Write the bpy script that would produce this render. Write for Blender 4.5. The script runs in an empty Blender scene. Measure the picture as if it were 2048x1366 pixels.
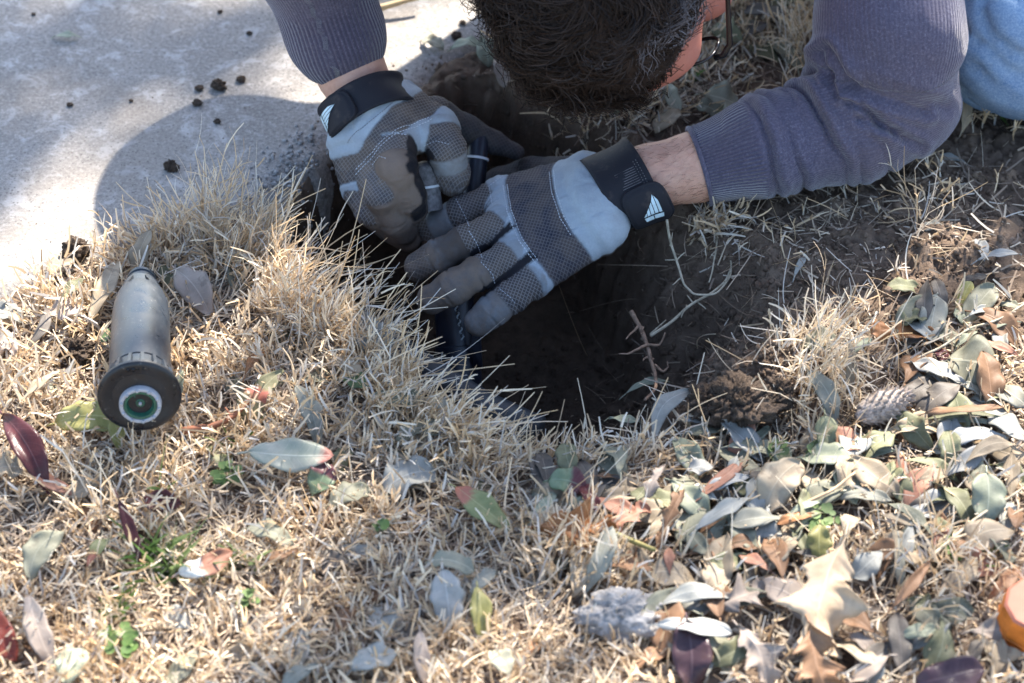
import bpy, math, random
import numpy as np
from mathutils import Vector, Matrix
from mathutils.bvhtree import BVHTree
R = math.radians
scene = bpy.context.scene
col = scene.collection
rng = np.random.default_rng(7)
random.seed(7)

# ---------------------------------------------------------------- camera
TILT = R(42.0)
DIST = 1.647
HFOV = R(24.0)
CAM = np.array([0.0, -DIST * math.cos(TILT), DIST * math.sin(TILT)])
FWD = np.array([0.0, math.cos(TILT), -math.sin(TILT)])
UPV = np.array([0.0, math.sin(TILT), math.cos(TILT)])
cam_data = bpy.data.cameras.new("camera")
cam = bpy.data.objects.new("camera", cam_data)
col.objects.link(cam)
cam.location = CAM
cam.rotation_euler = (math.pi / 2 - TILT, 0, 0)
cam_data.sensor_width = 36.0
cam_data.angle = HFOV
cam_data.clip_start = 0.05
cam_data.clip_end = 300
cam_data.dof.use_dof = True
cam_data.dof.focus_distance = 1.66
cam_data.dof.aperture_fstop = 7.0
scene.camera = cam
KPX = 1024.0 / math.tan(HFOV / 2)

# ---------------------------------------------------------------- light
SUN_EL = R(46.0)
SUN_AZ = R(66.0)          # direction towards the sun, from +x towards +y
SUND = np.array([math.cos(SUN_EL) * math.cos(SUN_AZ), math.cos(SUN_EL) * math.sin(SUN_AZ), math.sin(SUN_EL)])
world = bpy.data.worlds.new("World")
scene.world = world
world.use_nodes = True
wn = world.node_tree
wn.nodes.clear()
wo = wn.nodes.new('ShaderNodeOutputWorld')
wb = wn.nodes.new('ShaderNodeBackground')
ws = wn.nodes.new('ShaderNodeTexSky')
ws.sky_type = 'NISHITA'
ws.sun_disc = False
ws.sun_elevation = SUN_EL
ws.sun_rotation = math.pi / 2 - SUN_AZ
wb.inputs['Strength'].default_value = 0.13
wn.links.new(ws.outputs[0], wb.inputs[0])
wn.links.new(wb.outputs[0], wo.inputs[0])
sl = bpy.data.lights.new("sun", 'SUN')
sl.energy = 4.9
sl.angle = R(0.53)
sl.color = (1.0, 0.92, 0.81)
sun = bpy.data.objects.new("sun", sl)
col.objects.link(sun)
sun.rotation_euler = Vector(SUND).to_track_quat('Z', 'Y').to_euler()
sun.location = SUND * 5
scene.view_settings.view_transform = 'Standard'
scene.view_settings.look = 'None'
scene.view_settings.exposure = 1.98
scene.view_settings.gamma = 1.0
scene.cycles.use_denoising = True
scene.cycles.max_bounces = 6

# ---------------------------------------------------------------- helpers
def P(px, py, z=0.0):
    """the world point at height z seen at photograph pixel (px, py)"""
    d = FWD * KPX + np.array([1.0, 0, 0]) * (px - 1024) + UPV * (683 - py)
    t = (z - CAM[2]) / d[2]
    return CAM + d * t

def PX(pts):
    """world points (N,3) to photograph pixels"""
    q = np.asarray(pts, float) - CAM
    w = q @ FWD
    return np.stack([1024 + KPX * q[..., 0] / w, 683 - KPX * (q @ UPV) / w], -1)

def nrm(v):
    v = np.asarray(v, float)
    return v / (np.linalg.norm(v, axis=-1, keepdims=True) + 1e-12)

def smooth(e0, e1, x):
    t = np.clip((x - e0) / (e1 - e0), 0, 1)
    return t * t * (3 - 2 * t)

def mesh_np(name, V, F, mat, parent=None, smooth_sh=True):
    V = np.asarray(V, np.float32)
    F = np.asarray(F, np.int32)
    me = bpy.data.meshes.new(name)
    n = F.shape[1]
    me.vertices.add(len(V))
    me.vertices.foreach_set('co', V.ravel())
    me.loops.add(F.size)
    me.loops.foreach_set('vertex_index', F.ravel())
    me.polygons.add(len(F))
    me.polygons.foreach_set('loop_start', np.arange(0, F.size, n, dtype=np.int32))
    me.polygons.foreach_set('loop_total', np.full(len(F), n, np.int32))
    me.update(calc_edges=True)
    me.validate()
    if smooth_sh:
        me.polygons.foreach_set('use_smooth', np.ones(len(me.polygons), bool))
    if mat: me.materials.append(mat)
    o = bpy.data.objects.new(name, me)
    col.objects.link(o)
    if parent is not None: o.parent = parent
    return o

def mesh_py(name, V, F, mat, parent=None, smooth_sh=True):
    me = bpy.data.meshes.new(name)
    me.from_pydata([tuple(map(float, v)) for v in V], [], [tuple(f) for f in F])
    me.update()
    if smooth_sh:
        for p in me.polygons: p.use_smooth = True
    if mat: me.materials.append(mat)
    o = bpy.data.objects.new(name, me)
    col.objects.link(o)
    if parent is not None: o.parent = parent
    return o

def tag(o, label=None, cat=None, group=None, kind=None):
    if label: o['label'] = label
    if cat: o['category'] = cat
    if group: o['group'] = group
    if kind: o['kind'] = kind
    return o

def empty(name, loc=(0, 0, 0)):
    o = bpy.data.objects.new(name, None)
    col.objects.link(o)
    o.location = loc
    o.empty_display_size = 0.02
    return o

def under(o, root):
    """parent o under a root that stands away from the origin, keeping its world place"""
    o.parent = root
    o.matrix_parent_inverse = Matrix.Translation(-Vector(root.location))
    return o

class MB:
    def __init__(s): s.V = []; s.F = []
    def add(s, V, F):
        b = len(s.V)
        s.V += [tuple(map(float, v)) for v in V]
        s.F += [tuple(i + b for i in f) for f in F]
    def tube(s, pts, rad, n=8, cap=True):
        pts = [np.asarray(p, float) for p in pts]
        if np.isscalar(rad): rad = [rad] * len(pts)
        V = []; F = []
        prev = None
        for i, p in enumerate(pts):
            d = nrm(pts[min(i + 1, len(pts) - 1)] - pts[max(i - 1, 0)])
            if prev is None:
                a = np.cross(d, [0, 0, 1.0])
                if np.linalg.norm(a) < 0.1: a = np.cross(d, [1.0, 0, 0])
                a = nrm(a)
            else:
                a = nrm(prev - d * (prev @ d))
            prev = a
            b = np.cross(d, a)
            for k in range(n):
                t = 2 * math.pi * k / n
                V.append(p + rad[i] * (math.cos(t) * a + math.sin(t) * b))
        for i in range(len(pts) - 1):
            for k in range(n):
                k2 = (k + 1) % n
                F.append((i * n + k, i * n + k2, (i + 1) * n + k2, (i + 1) * n + k))
        if cap:
            F.append(tuple(range(n))[::-1])
            F.append(tuple((len(pts) - 1) * n + k for k in range(n)))
        s.add(V, F)
    def build(s, name, mat, parent=None, sm=True):
        return mesh_py(name, s.V, s.F, mat, parent, sm)

def lathe(name, prof, a, b, mat, parent=None, n=48, capped=True):
    """prof: list of (s, r), s in metres along the axis from a towards b"""
    d = nrm(np.asarray(b) - np.asarray(a))
    e = nrm(np.cross(d, [0, 0, 1.0])) if abs(d[2]) < .95 else np.array([1.0, 0, 0])
    f = np.cross(d, e)
    V = []; F = []
    for s_, r in prof:
        for k in range(n):
            t = 2 * math.pi * k / n
            V.append(np.asarray(a) + d * s_ + r * (math.cos(t) * e + math.sin(t) * f))
    for i in range(len(prof) - 1):
        for k in range(n):
            k2 = (k + 1) % n
            F.append((i * n + k, (i + 1) * n + k, (i + 1) * n + k2, i * n + k2))
    if capped:
        F.append(tuple(range(n)))
        F.append(tuple((len(prof) - 1) * n + k for k in range(n))[::-1])
    o = mesh_py(name, V, F, mat, parent)
    m = o.modifiers.new('bevel', 'EDGE_SPLIT'); m.split_angle = R(35)
    return o

# ---------------------------------------------------------------- material helpers
def newmat(name, rough=0.8, spec=0.3):
    m = bpy.data.materials.new(name)
    m.use_nodes = True
    nt = m.node_tree
    bs = nt.nodes['Principled BSDF']
    bs.inputs['Roughness'].default_value = rough
    bs.inputs['Specular IOR Level'].default_value = spec
    return m, nt, bs
def N(nt, t, **kw):
    n = nt.nodes.new(t)
    for k, v in kw.items():
        if k in n.inputs: n.inputs[k].default_value = v
        else: setattr(n, k, v)
    return n
def L(nt, a, b): nt.links.new(a, b)
def ramp(nt, fac, stops, interp='LINEAR'):
    n = nt.nodes.new('ShaderNodeValToRGB')
    cr = n.color_ramp
    cr.interpolation = interp
    while len(cr.elements) < len(stops): cr.elements.new(0.5)
    for e, (p, c) in zip(cr.elements, stops):
        e.position = p
        e.color = (*c, 1) if not np.isscalar(c) else (c, c, c, 1)
    if fac is not None: L(nt, fac, n.inputs[0])
    return n.outputs[0]
def mix(nt, fac, a, b, mode='MIX'):
    n = nt.nodes.new('ShaderNodeMix')
    n.data_type = 'RGBA'; n.blend_type = mode
    for sock, v in ((n.inputs[0], fac), (n.inputs[6], a), (n.inputs[7], b)):
        if hasattr(v, 'is_output'): L(nt, v, sock)
        elif np.isscalar(v): sock.default_value = v
        else: sock.default_value = (*v, 1)
    return n.outputs[2]
def math_(nt, op, a, b=0.0, clamp=False):
    n = nt.nodes.new('ShaderNodeMath'); n.operation = op; n.use_clamp = clamp
    for sock, v in ((n.inputs[0], a), (n.inputs[1], b)):
        if hasattr(v, 'is_output'): L(nt, v, sock)
        else: sock.default_value = v
    return n.outputs[0]
def noise(nt, vec, scale, detail=4, rough=.55, dist=0.0):
    n = nt.nodes.new('ShaderNodeTexNoise')
    n.inputs['Scale'].default_value = scale
    n.inputs['Detail'].default_value = detail
    n.inputs['Roughness'].default_value = rough
    n.inputs['Distortion'].default_value = dist
    if vec is not None: L(nt, vec, n.inputs['Vector'])
    return n.outputs[0]
def bump(nt, bs, h, strength=.5, dist=.001, prev=None):
    n = nt.nodes.new('ShaderNodeBump')
    n.inputs['Strength'].default_value = strength
    n.inputs['Distance'].default_value = dist
    L(nt, h, n.inputs['Height'])
    if prev is not None: L(nt, prev, n.inputs['Normal'])
    L(nt, n.outputs[0], bs.inputs['Normal'])
    return n.outputs[0]
def geo_pos(nt):
    return N(nt, 'ShaderNodeNewGeometry').outputs['Position']
def flat(name, c, rough=.6, spec=.3, nsc=60, namp=.35, bmp=0.0):
    m, nt, bs = newmat(name, rough, spec)
    v = geo_pos(nt)
    n1 = noise(nt, v, nsc, 5)
    dark = tuple(x * (1 - namp) for x in c); lite = tuple(min(1, x * (1 + namp)) for x in c)
    L(nt, ramp(nt, n1, [(.3, dark), (.7, lite)]), bs.inputs['Base Color'])
    if bmp: bump(nt, bs, noise(nt, v, nsc * 6, 3), bmp, .0006)
    return m

def vnoise(x, y, scale, seed=0, octaves=4, pers=.5):
    """value noise on arrays"""
    out = np.zeros_like(x, dtype=float); amp = 1.0; tot = 0
    for o in range(octaves):
        r_ = np.random.default_rng(seed * 31 + o)
        T = r_.random((256, 256))
        u = x * scale * 2 ** o + 17.3 * o + 100; v = y * scale * 2 ** o + 5.1 * o + 100
        iu = np.floor(u).astype(int); iv = np.floor(v).astype(int)
        fu = u - iu; fv = v - iv
        fu = fu * fu * (3 - 2 * fu); fv = fv * fv * (3 - 2 * fv)
        a = T[iu % 256, iv % 256]; b = T[(iu + 1) % 256, iv % 256]
        c = T[iu % 256, (iv + 1) % 256]; d = T[(iu + 1) % 256, (iv + 1) % 256]
        out += amp * ((a * (1 - fu) + b * fu) * (1 - fv) + (c * (1 - fu) + d * fu) * fv)
        tot += amp; amp *= pers
    return out / tot * 2 - 1

def inpoly(x, y, poly):
    poly = np.asarray(poly, float)
    ins = np.zeros(x.shape, bool)
    j = len(poly) - 1
    for i in range(len(poly)):
        xi, yi = poly[i][:2]; xj, yj = poly[j][:2]
        c = ((yi > y) != (yj > y)) & (x < (xj - xi) * (y - yi) / (yj - yi + 1e-15) + xi)
        ins ^= c
        j = i
    return ins
def polydist(x, y, poly):
    """unsigned distance to the outline"""
    poly = np.asarray(poly, float)
    best = np.full(x.shape, 1e9)
    for i in range(len(poly)):
        ax, ay = poly[i][:2]; bx, by = poly[(i + 1) % len(poly)][:2]
        dx, dy = bx - ax, by - ay
        t = np.clip(((x - ax) * dx + (y - ay) * dy) / (dx * dx + dy * dy + 1e-15), 0, 1)
        best = np.minimum(best, np.hypot(x - ax - t * dx, y - ay - t * dy))
    return best
# ================================================================ the setting: soil, hole, slab
HOLE_PX = [(590, 345), (520, 395), (495, 440), (545, 530), (630, 615), (720, 672), (790, 738), (880, 838), (985, 920), (1110, 925),
           (1270, 900), (1400, 835), (1500, 765), (1590, 670), (1620, 560), (1570, 480), (1460, 450), (1400, 415),
           (1330, 385), (1290, 300), (1220, 240), (1120, 215), (1010, 170), (930, 150), (860, 190), (760, 230), (670, 290)]
HOLE = np.array([P(*p)[:2] for p in HOLE_PX])
SLAB_PX = [(-60, 640), (0, 596), (120, 545), (240, 500), (330, 470), (420, 452), (500, 425), (560, 392), (590, 365), (640, 330), (700, 262),
           (760, 225), (820, 190), (850, 175), (880, 140), (930, 118), (975, 96), (1000, 60), (1010, 10), (1030, -60)]
SLAB_EDGE = [P(*p)[:2] for p in SLAB_PX]
e0 = nrm(SLAB_EDGE[0] - SLAB_EDGE[2]); e1 = nrm(SLAB_EDGE[-1] - SLAB_EDGE[-3])
SLAB_POLY = np.array([SLAB_EDGE[0] + np.array([-6, -1.8])] + SLAB_EDGE + [SLAB_EDGE[-1] + np.array([1.2, 6]), np.array([-7, 7.0])])

def height(x, y):
    """the height of the soil at x, y (arrays)"""
    x = np.asarray(x, float); y = np.asarray(y, float)
    sh = x.shape
    x = x.ravel(); y = y.ravel()
    h = .004 * vnoise(x, y, 9, 1, 3)
    near = (np.abs(x) < .7) & (np.abs(y) < .8)
    xs, ys = x[near], y[near]
    d = polydist(xs, ys, HOLE); ins = inpoly(xs, ys, HOLE)
    wob = .014 * vnoise(xs, ys, 30, 2, 3) + .005 * vnoise(xs, ys, 110, 12, 2)
    sd = np.where(ins, d, -d) + wob
    right = smooth(.02, .16, xs)
    w = .030 + .125 * right
    dep = .125 * smooth(-.006, 1, sd / w) ** (.9)
    hh = -dep
    # loose spoil round the far and right rim
    px = PX(np.stack([xs, ys, 0 * xs], -1))
    spoil = np.exp(-((px[:, 0] - 1500) / 170) ** 2 - ((px[:, 1] - 745) / 60) ** 2) * .022
    spoil += np.exp(-((px[:, 0] - 1050) / 160) ** 2 - ((px[:, 1] - 170) / 45) ** 2) * .010
    spoil += np.exp(-((px[:, 0] - 1750) / 240) ** 2 - ((px[:, 1] - 520) / 140) ** 2) * .010
    hh += spoil * (1 - smooth(0, .03, sd))
    soil = smooth(.0, .02, sd) + smooth(1380, 1480, px[:, 0]) * smooth(760, 640, px[:, 1]) + spoil * 40
    soil += (px[:, 1] < 430) * (px[:, 0] > 850)
    soil = np.clip(soil, 0, 1)
    hh += soil * (.0060 * vnoise(xs, ys, 55, 3, 4, .62) - .0046 * np.abs(vnoise(xs, ys, 120, 4, 4, .72)))
    # clods and hollows
    hh += soil * (.011 * np.maximum(0, vnoise(xs, ys, 34, 9, 3) - .05) + .006 * np.maximum(0, vnoise(xs, ys, 75, 19, 2) - .1) - .004 * np.exp(-(vnoise(xs, ys, 28, 29, 3) / .07) ** 2))
    # the ground lies lower beneath the slab
    ds = polydist(xs, ys, SLAB_POLY); inS = inpoly(xs, ys, SLAB_POLY)
    hh -= .05 * smooth(.0, .012, np.where(inS, ds, -ds))
    hx = h[near]; h[near] = hx * (1 - smooth(0, .01, sd)) + hh
    far = ~near
    h[far] -= .05 * inpoly(x[far], y[far], SLAB_POLY)
    return h.reshape(sh)

def axis_pts(lo, hi, step, far, k=1.25):
    mid = np.arange(lo, hi, step)
    out = [mid[-1]]; st = step
    while out[-1] < far: st *= k; out.append(out[-1] + st)
    neg = [mid[0]]; st = step
    while neg[-1] > -far: st *= k; neg.append(neg[-1] - st)
    return np.concatenate([neg[1:][::-1], mid, out[1:]])
gx = axis_pts(-.46, .52, .0021, 40); gy = axis_pts(-.36, .62, .0021, 40)
GX, GY = np.meshgrid(gx, gy, indexing='ij')
GZ = height(GX, GY)
V = np.stack([GX, GY, GZ], -1).reshape(-1, 3)
ii = np.arange(len(gx) - 1)[:, None] * len(gy) + np.arange(len(gy) - 1)[None, :]
F = np.stack([ii, ii + len(gy), ii + len(gy) + 1, ii + 1], -1).reshape(-1, 4)

def soil_mat():
    m, nt, bs = newmat('dark_soil', .95, .15)
    v = geo_pos(nt)
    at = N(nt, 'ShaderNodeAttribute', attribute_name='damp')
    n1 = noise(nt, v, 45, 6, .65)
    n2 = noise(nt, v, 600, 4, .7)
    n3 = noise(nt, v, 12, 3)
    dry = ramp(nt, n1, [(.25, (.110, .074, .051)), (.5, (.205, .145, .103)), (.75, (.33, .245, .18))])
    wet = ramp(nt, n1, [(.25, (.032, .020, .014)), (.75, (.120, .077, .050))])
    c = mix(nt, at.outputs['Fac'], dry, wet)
    c = mix(nt, ramp(nt, n2, [(.35, .0), (.8, .7)]), c, mix(nt, .5, c, (.17, .13, .10)))
    c = mix(nt, ramp(nt, n3, [(.4, 0.0), (.7, .5)]), c, mix(nt, .6, c, (.05, .035, .028)))
    L(nt, c, bs.inputs['Base Color'])
    h = math_(nt, 'ADD', noise(nt, v, 180, 7, .8, .4), math_(nt, 'MULTIPLY', noise(nt, v, 620, 4, .8), .5))
    bump(nt, bs, h, 1.0, .0028)
    return m
M_soil = soil_mat()
ground = mesh_np('ground', V, F, M_soil)
tag(ground, kind='structure')
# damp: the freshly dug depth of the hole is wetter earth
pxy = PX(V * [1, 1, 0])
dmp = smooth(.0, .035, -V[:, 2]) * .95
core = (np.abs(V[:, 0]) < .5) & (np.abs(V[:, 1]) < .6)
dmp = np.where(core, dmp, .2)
rightward = smooth(1120, 1380, pxy[:, 0])
dmp *= 1 - .8 * rightward  # the dark earth tone weakens towards the right of the hole
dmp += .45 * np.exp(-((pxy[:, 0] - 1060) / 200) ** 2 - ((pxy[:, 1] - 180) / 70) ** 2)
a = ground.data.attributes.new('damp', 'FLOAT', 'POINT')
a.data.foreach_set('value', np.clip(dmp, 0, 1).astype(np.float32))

# fast look-up of the ground height
def gz(x, y): return float(height(np.array([x]), np.array([y]))[0])
def surf(x, y):
    """slab or soil"""
    x = np.asarray(x, float); y = np.asarray(y, float)
    return np.where(inpoly(x, y, SLAB_POLY), 0.0, height(x, y))

# ---- concrete slab with a chipped edge
def slab():
    pts = []
    n = len(SLAB_POLY)
    for i in range(n):
        a_, b_ = SLAB_POLY[i], SLAB_POLY[(i + 1) % n]
        Ls = np.linalg.norm(b_ - a_)
        k = max(1, int(Ls / .004)) if (1 <= i < len(SLAB_EDGE)) else 1
        for j in range(k): pts.append(a_ + (b_ - a_) * j / k)
    pts = np.array(pts)
    cen = np.array([-3.0, 3.0])
    nx = nrm(cen - pts)
    cpx = PX(np.c_[pts, 0 * pts[:, :1]])
    rough = .25 + 2.2 * np.exp(-((cpx[:, 0] - 610) / 130) ** 2)
    w0 = vnoise(pts[:, 0], pts[:, 1], 40, 11, 4, .6); w1 = vnoise(pts[:, 0], pts[:, 1], 90, 12, 4, .6)
    rings = []
    def ring(off, z, am, az):
        q = pts + nx * (off + am * (rough * .5 * w0 + .4 * rough * w1))[:, None]
        zz = z + az * rough * vnoise(pts[:, 0] + off * 3, pts[:, 1], 110, 13 + int(abs(off) * 1000), 3)
        return np.c_[q, zz]
    R0 = ring(.020, 0, .012, 0); R1 = ring(.013, -.0018, .012, .001); R2 = ring(.007, -.005, .011, .002)
    R3 = ring(.001, -.012, .010, .003); R4 = ring(-.002, -.03, .008, .002); R5 = ring(-.001, -.06, .008, .002); R6 = ring(0, -.115, .006, .001)
    rings = [R0, R1, R2, R3, R4, R5, R6]
    m = len(pts); V = np.concatenate(rings); F = []
    for r_ in range(6):
        for k in range(m):
            k2 = (k + 1) % m
            F.append((r_ * m + k, r_ * m + k2, (r_ + 1) * m + k2, (r_ + 1) * m + k))
    F.append(tuple(range(m))[::-1]); F.append(tuple(6 * m + k for k in range(m)))
    me = mesh_py('concrete_slab', V, F, None, None, False)
    import bmesh
    b = bmesh.new(); b.from_mesh(me.data)
    bmesh.ops.triangulate(b, faces=[f for f in b.faces if len(f.verts) > 4])
    bmesh.ops.recalc_face_normals(b, faces=b.faces)
    b.to_mesh(me.data); b.free()
    for p in me.data.polygons: p.use_smooth = len(p.vertices) == 4
    return me
m, nt, bs = newmat('concrete', .9, .25)
v = geo_pos(nt)
n1 = noise(nt, v, 9, 5, .6); n2 = noise(nt, v, 330, 5, .85); n3 = noise(nt, v, 48, 6, .7, .6)
c = ramp(nt, n1, [(.3, (.215, .196, .176)), (.7, (.290, .266, .240))])
c = mix(nt, ramp(nt, n2, [(.38, 0.0), (.50, 0.0), (.62, .7)]), mix(nt, ramp(nt, n2, [(.32, .8), (.45, 0.0)]), c, (.08, .078, .075)), (.46, .43, .395))
c = mix(nt, ramp(nt, n3, [(.53, 0.0), (.62, .6)]), c, (.48, .46, .44))        # chalky worn patches
vo = N(nt, 'ShaderNodeTexVoronoi', Scale=110.0); L(nt, v, vo.inputs['Vector'])
c = mix(nt, ramp(nt, vo.outputs['Distance'], [(.07, .6), (.12, 0.0)]), c, (.10, .075, .055))
vo2 = N(nt, 'ShaderNodeTexVoronoi', Scale=260.0); L(nt, v, vo2.inputs['Vector'])
c = mix(nt, math_(nt, 'MULTIPLY', ramp(nt, vo2.outputs['Distance'], [(.16, .8), (.24, 0.0)]), ramp(nt, n1, [(.4, .2), (.6, 1.0)])), c, (.09, .085, .08))
n5 = noise(nt, v, 4.5, 6, .7, 1.2)
c = mix(nt, ramp(nt, n5, [(.50, 0.0), (.60, .35)]), c, (.17, .145, .12))   # crumbs of dirt ground in
L(nt, c, bs.inputs['Base Color'])
bump(nt, bs, math_(nt, 'ADD', noise(nt, v, 300, 5, .75), math_(nt, 'MULTIPLY', n3, .8)), .6, .0012)
M_conc = m
sl_ = slab(); sl_.data.materials.append(M_conc)
tag(sl_, kind='structure')
sl_.name = 'concrete_path'

# ---- loose crumbs of soil (too many to count)
def crumbs(name, n, sampler, rlo, rhi, mat, kind='stuff', label=None, cat=None):
    t = (1 + 5 ** .5) / 2
    ico = nrm(np.array([(-1, t, 0), (1, t, 0), (-1, -t, 0), (1, -t, 0), (0, -1, t), (0, 1, t), (0, -1, -t), (0, 1, -t), (t, 0, -1), (t, 0, 1), (-t, 0, -1), (-t, 0, 1)]))
    fi = np.array([(0, 11, 5), (0, 5, 1), (0, 1, 7), (0, 7, 10), (0, 10, 11), (1, 5, 9), (5, 11, 4), (11, 10, 2), (10, 7, 6), (7, 1, 8), (3, 9, 4), (3, 4, 2), (3, 2, 6), (3, 6, 8), (3, 8, 9), (4, 9, 5), (2, 4, 11), (6, 2, 10), (8, 6, 7), (9, 8, 1)])
    xy = sampler(n); n = len(xy)
    r_ = rlo + (rhi - rlo) * rng.random(n) ** 3.5
    r_ = r_ * np.where(inpoly(xy[:, 0], xy[:, 1], SLAB_POLY), .5 if 'concrete' not in name else 1.0, 1.0)
    sc = r_[:, None, None] * (.45 + .8 * rng.random((n, 12, 1))) * (.7 + .5 * rng.random((n, 1, 3)))
    V = ico[None] * sc
    z = surf(xy[:, 0], xy[:, 1])
    V += np.c_[xy, z + r_ * .3][:, None, :]
    F = (fi[None] + (np.arange(n) * 12)[:, None, None]).reshape(-1, 3)
    o = mesh_np(name, V.reshape(-1, 3), F, mat, None, False)
    a = o.data.attributes.new('damp', 'FLOAT', 'POINT')
    dd = np.clip(smooth(0, .035, -z), 0, 1) * .9 + .15
    pp = PX(np.c_[xy, 0 * z]); dd *= 1 - .75 * smooth(1150, 1450, pp[:, 0])
    a.data.foreach_set('value', np.repeat(dd, 12).astype(np.float32))
    return tag(o, label, cat, None, kind)
def px_sampler(regions):
    """regions: (cx, cy, sx, sy, weight) in photograph pixels on the ground"""
    w = np.array([r_[4] for r_ in regions], float); w /= w.sum()
    def f(n):
        k = rng.choice(len(regions), n, p=w)
        rg = np.array(regions)[k]
        px = rg[:, 0] + rg[:, 2] * rng.normal(size=n); py = rg[:, 1] + rg[:, 3] * rng.normal(size=n)
        pts = np.array([P(a_, b_) for a_, b_ in zip(px, py)])
        return pts[:, :2]
    return f
crumbs('loose_soil_crumbs', 11000, px_sampler([(1700, 520, 230, 110, 5), (1450, 650, 120, 110, 4), (1500, 790, 110, 50, 2), (1050, 170, 140, 40, 1.6), (1150, 600, 200, 120, 2), (1900, 350, 120, 70, 1.5), (640, 420, 60, 50, .6)]),
       .0004, .0034, M_soil, label='loose crumbs of dark brown earth round the dug hole', cat='soil')
m, nt, bs = newmat('broken_concrete', .9, .2)
v = geo_pos(nt); n2 = noise(nt, v, 260, 4, .8)
L(nt, ramp(nt, n2, [(.35, (.16, .15, .14)), (.65, (.42, .41, .40))]), bs.inputs['Base Color']); bump(nt, bs, n2, .6, .001)
M_rub = m
crumbs('concrete_rubble', 700, px_sampler([(600, 325, 38, 30, 3), (560, 365, 40, 22, 2), (630, 290, 22, 26, 1), (500, 400, 50, 16, .8)]), .0004, .0028, M_rub,
       label='pale crumbled concrete along the broken edge of the path', cat='rubble')
crumbs('scattered_soil_grains', 260, px_sampler([(450, 230, 160, 110, 2), (200, 450, 120, 60, 1), (900, 60, 70, 50, 1.5)]), .0003, .0016, M_soil,
       label='tiny grains of earth scattered over the concrete', cat='soil')
# how thick the dry grass stands, by place
G_MAIN = [(-200, 700), (20, 640), (110, 560), (230, 500), (300, 488), (400, 465), (460, 462), (500, 490), (535, 560), (620, 635), (710, 700),
          (780, 765), (870, 860), (970, 940), (1060, 965), (1100, 1000), (1220, 1060), (1310, 1160), (1340, 1300), (1400, 1500), (-300, 1600)]
G_RIGHT = [(1330, 870), (1500, 850), (1560, 700), (1640, 610), (1750, 600), (1830, 680), (1900, 700), (2200, 640), (2300, 1600), (1380, 1600), (1300, 1150), (1060, 970), (1040, 900)]
G_BACK = [(1100, 250), (1180, 190), (1240, 120), (1300, 60), (1380, -120), (1700, -160), (1700, 60), (1560, 130), (1450, 190), (1380, 250), (1270, 270), (1200, 280)]
G_BACK2 = [(1900, 150), (2250, 60), (2250, 330), (1960, 240)]
def grass_density(px, py):
    d = np.zeros(px.shape)
    def blend(poly, w, val):
        ins = inpoly(px, py, poly); q = polydist(px, py, poly)
        return val * np.clip(.5 + np.where(ins, q, -q) / (2 * w), 0, 1)
    d = np.maximum(d, blend(G_MAIN, 18, 1.0))
    d = np.maximum(d, blend(G_RIGHT, 30, .44))
    d = np.maximum(d, blend(G_BACK, 30, .75))
    d = np.maximum(d, blend(G_BACK2, 30, .4))
    for cx, cy, sx, sy, w in ((1655, 740, 70, 90, 1.0), (1940, 660, 70, 30, .5), (1880, 1010, 120, 80, .5), (1980, 1100, 80, 80, .6), (1680, 430, 120, 50, .30), (1860, 420, 100, 70, .40),
                              (1480, 480, 120, 40, .22), (1350, 500, 90, 60, .08), (1700, 560, 150, 60, .12), (1180, 915, 130, 25, .22), (1420, 450, 30, 20, .8),
                              (1000, 935, 60, 20, 1.0), (1060, 150, 60, 30, .10), (1930, 500, 120, 60, .14), (1000, 60, 30, 20, .1)):
        d = np.maximum(d, w * np.exp(-((px - cx) / sx) ** 2 - ((py - cy) / sy) ** 2))
    hole = np.exp(-((px - 1140) / 190) ** 4 - ((py - 640) / 170) ** 4)
    return d * (1 - .97 * hole)
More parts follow.
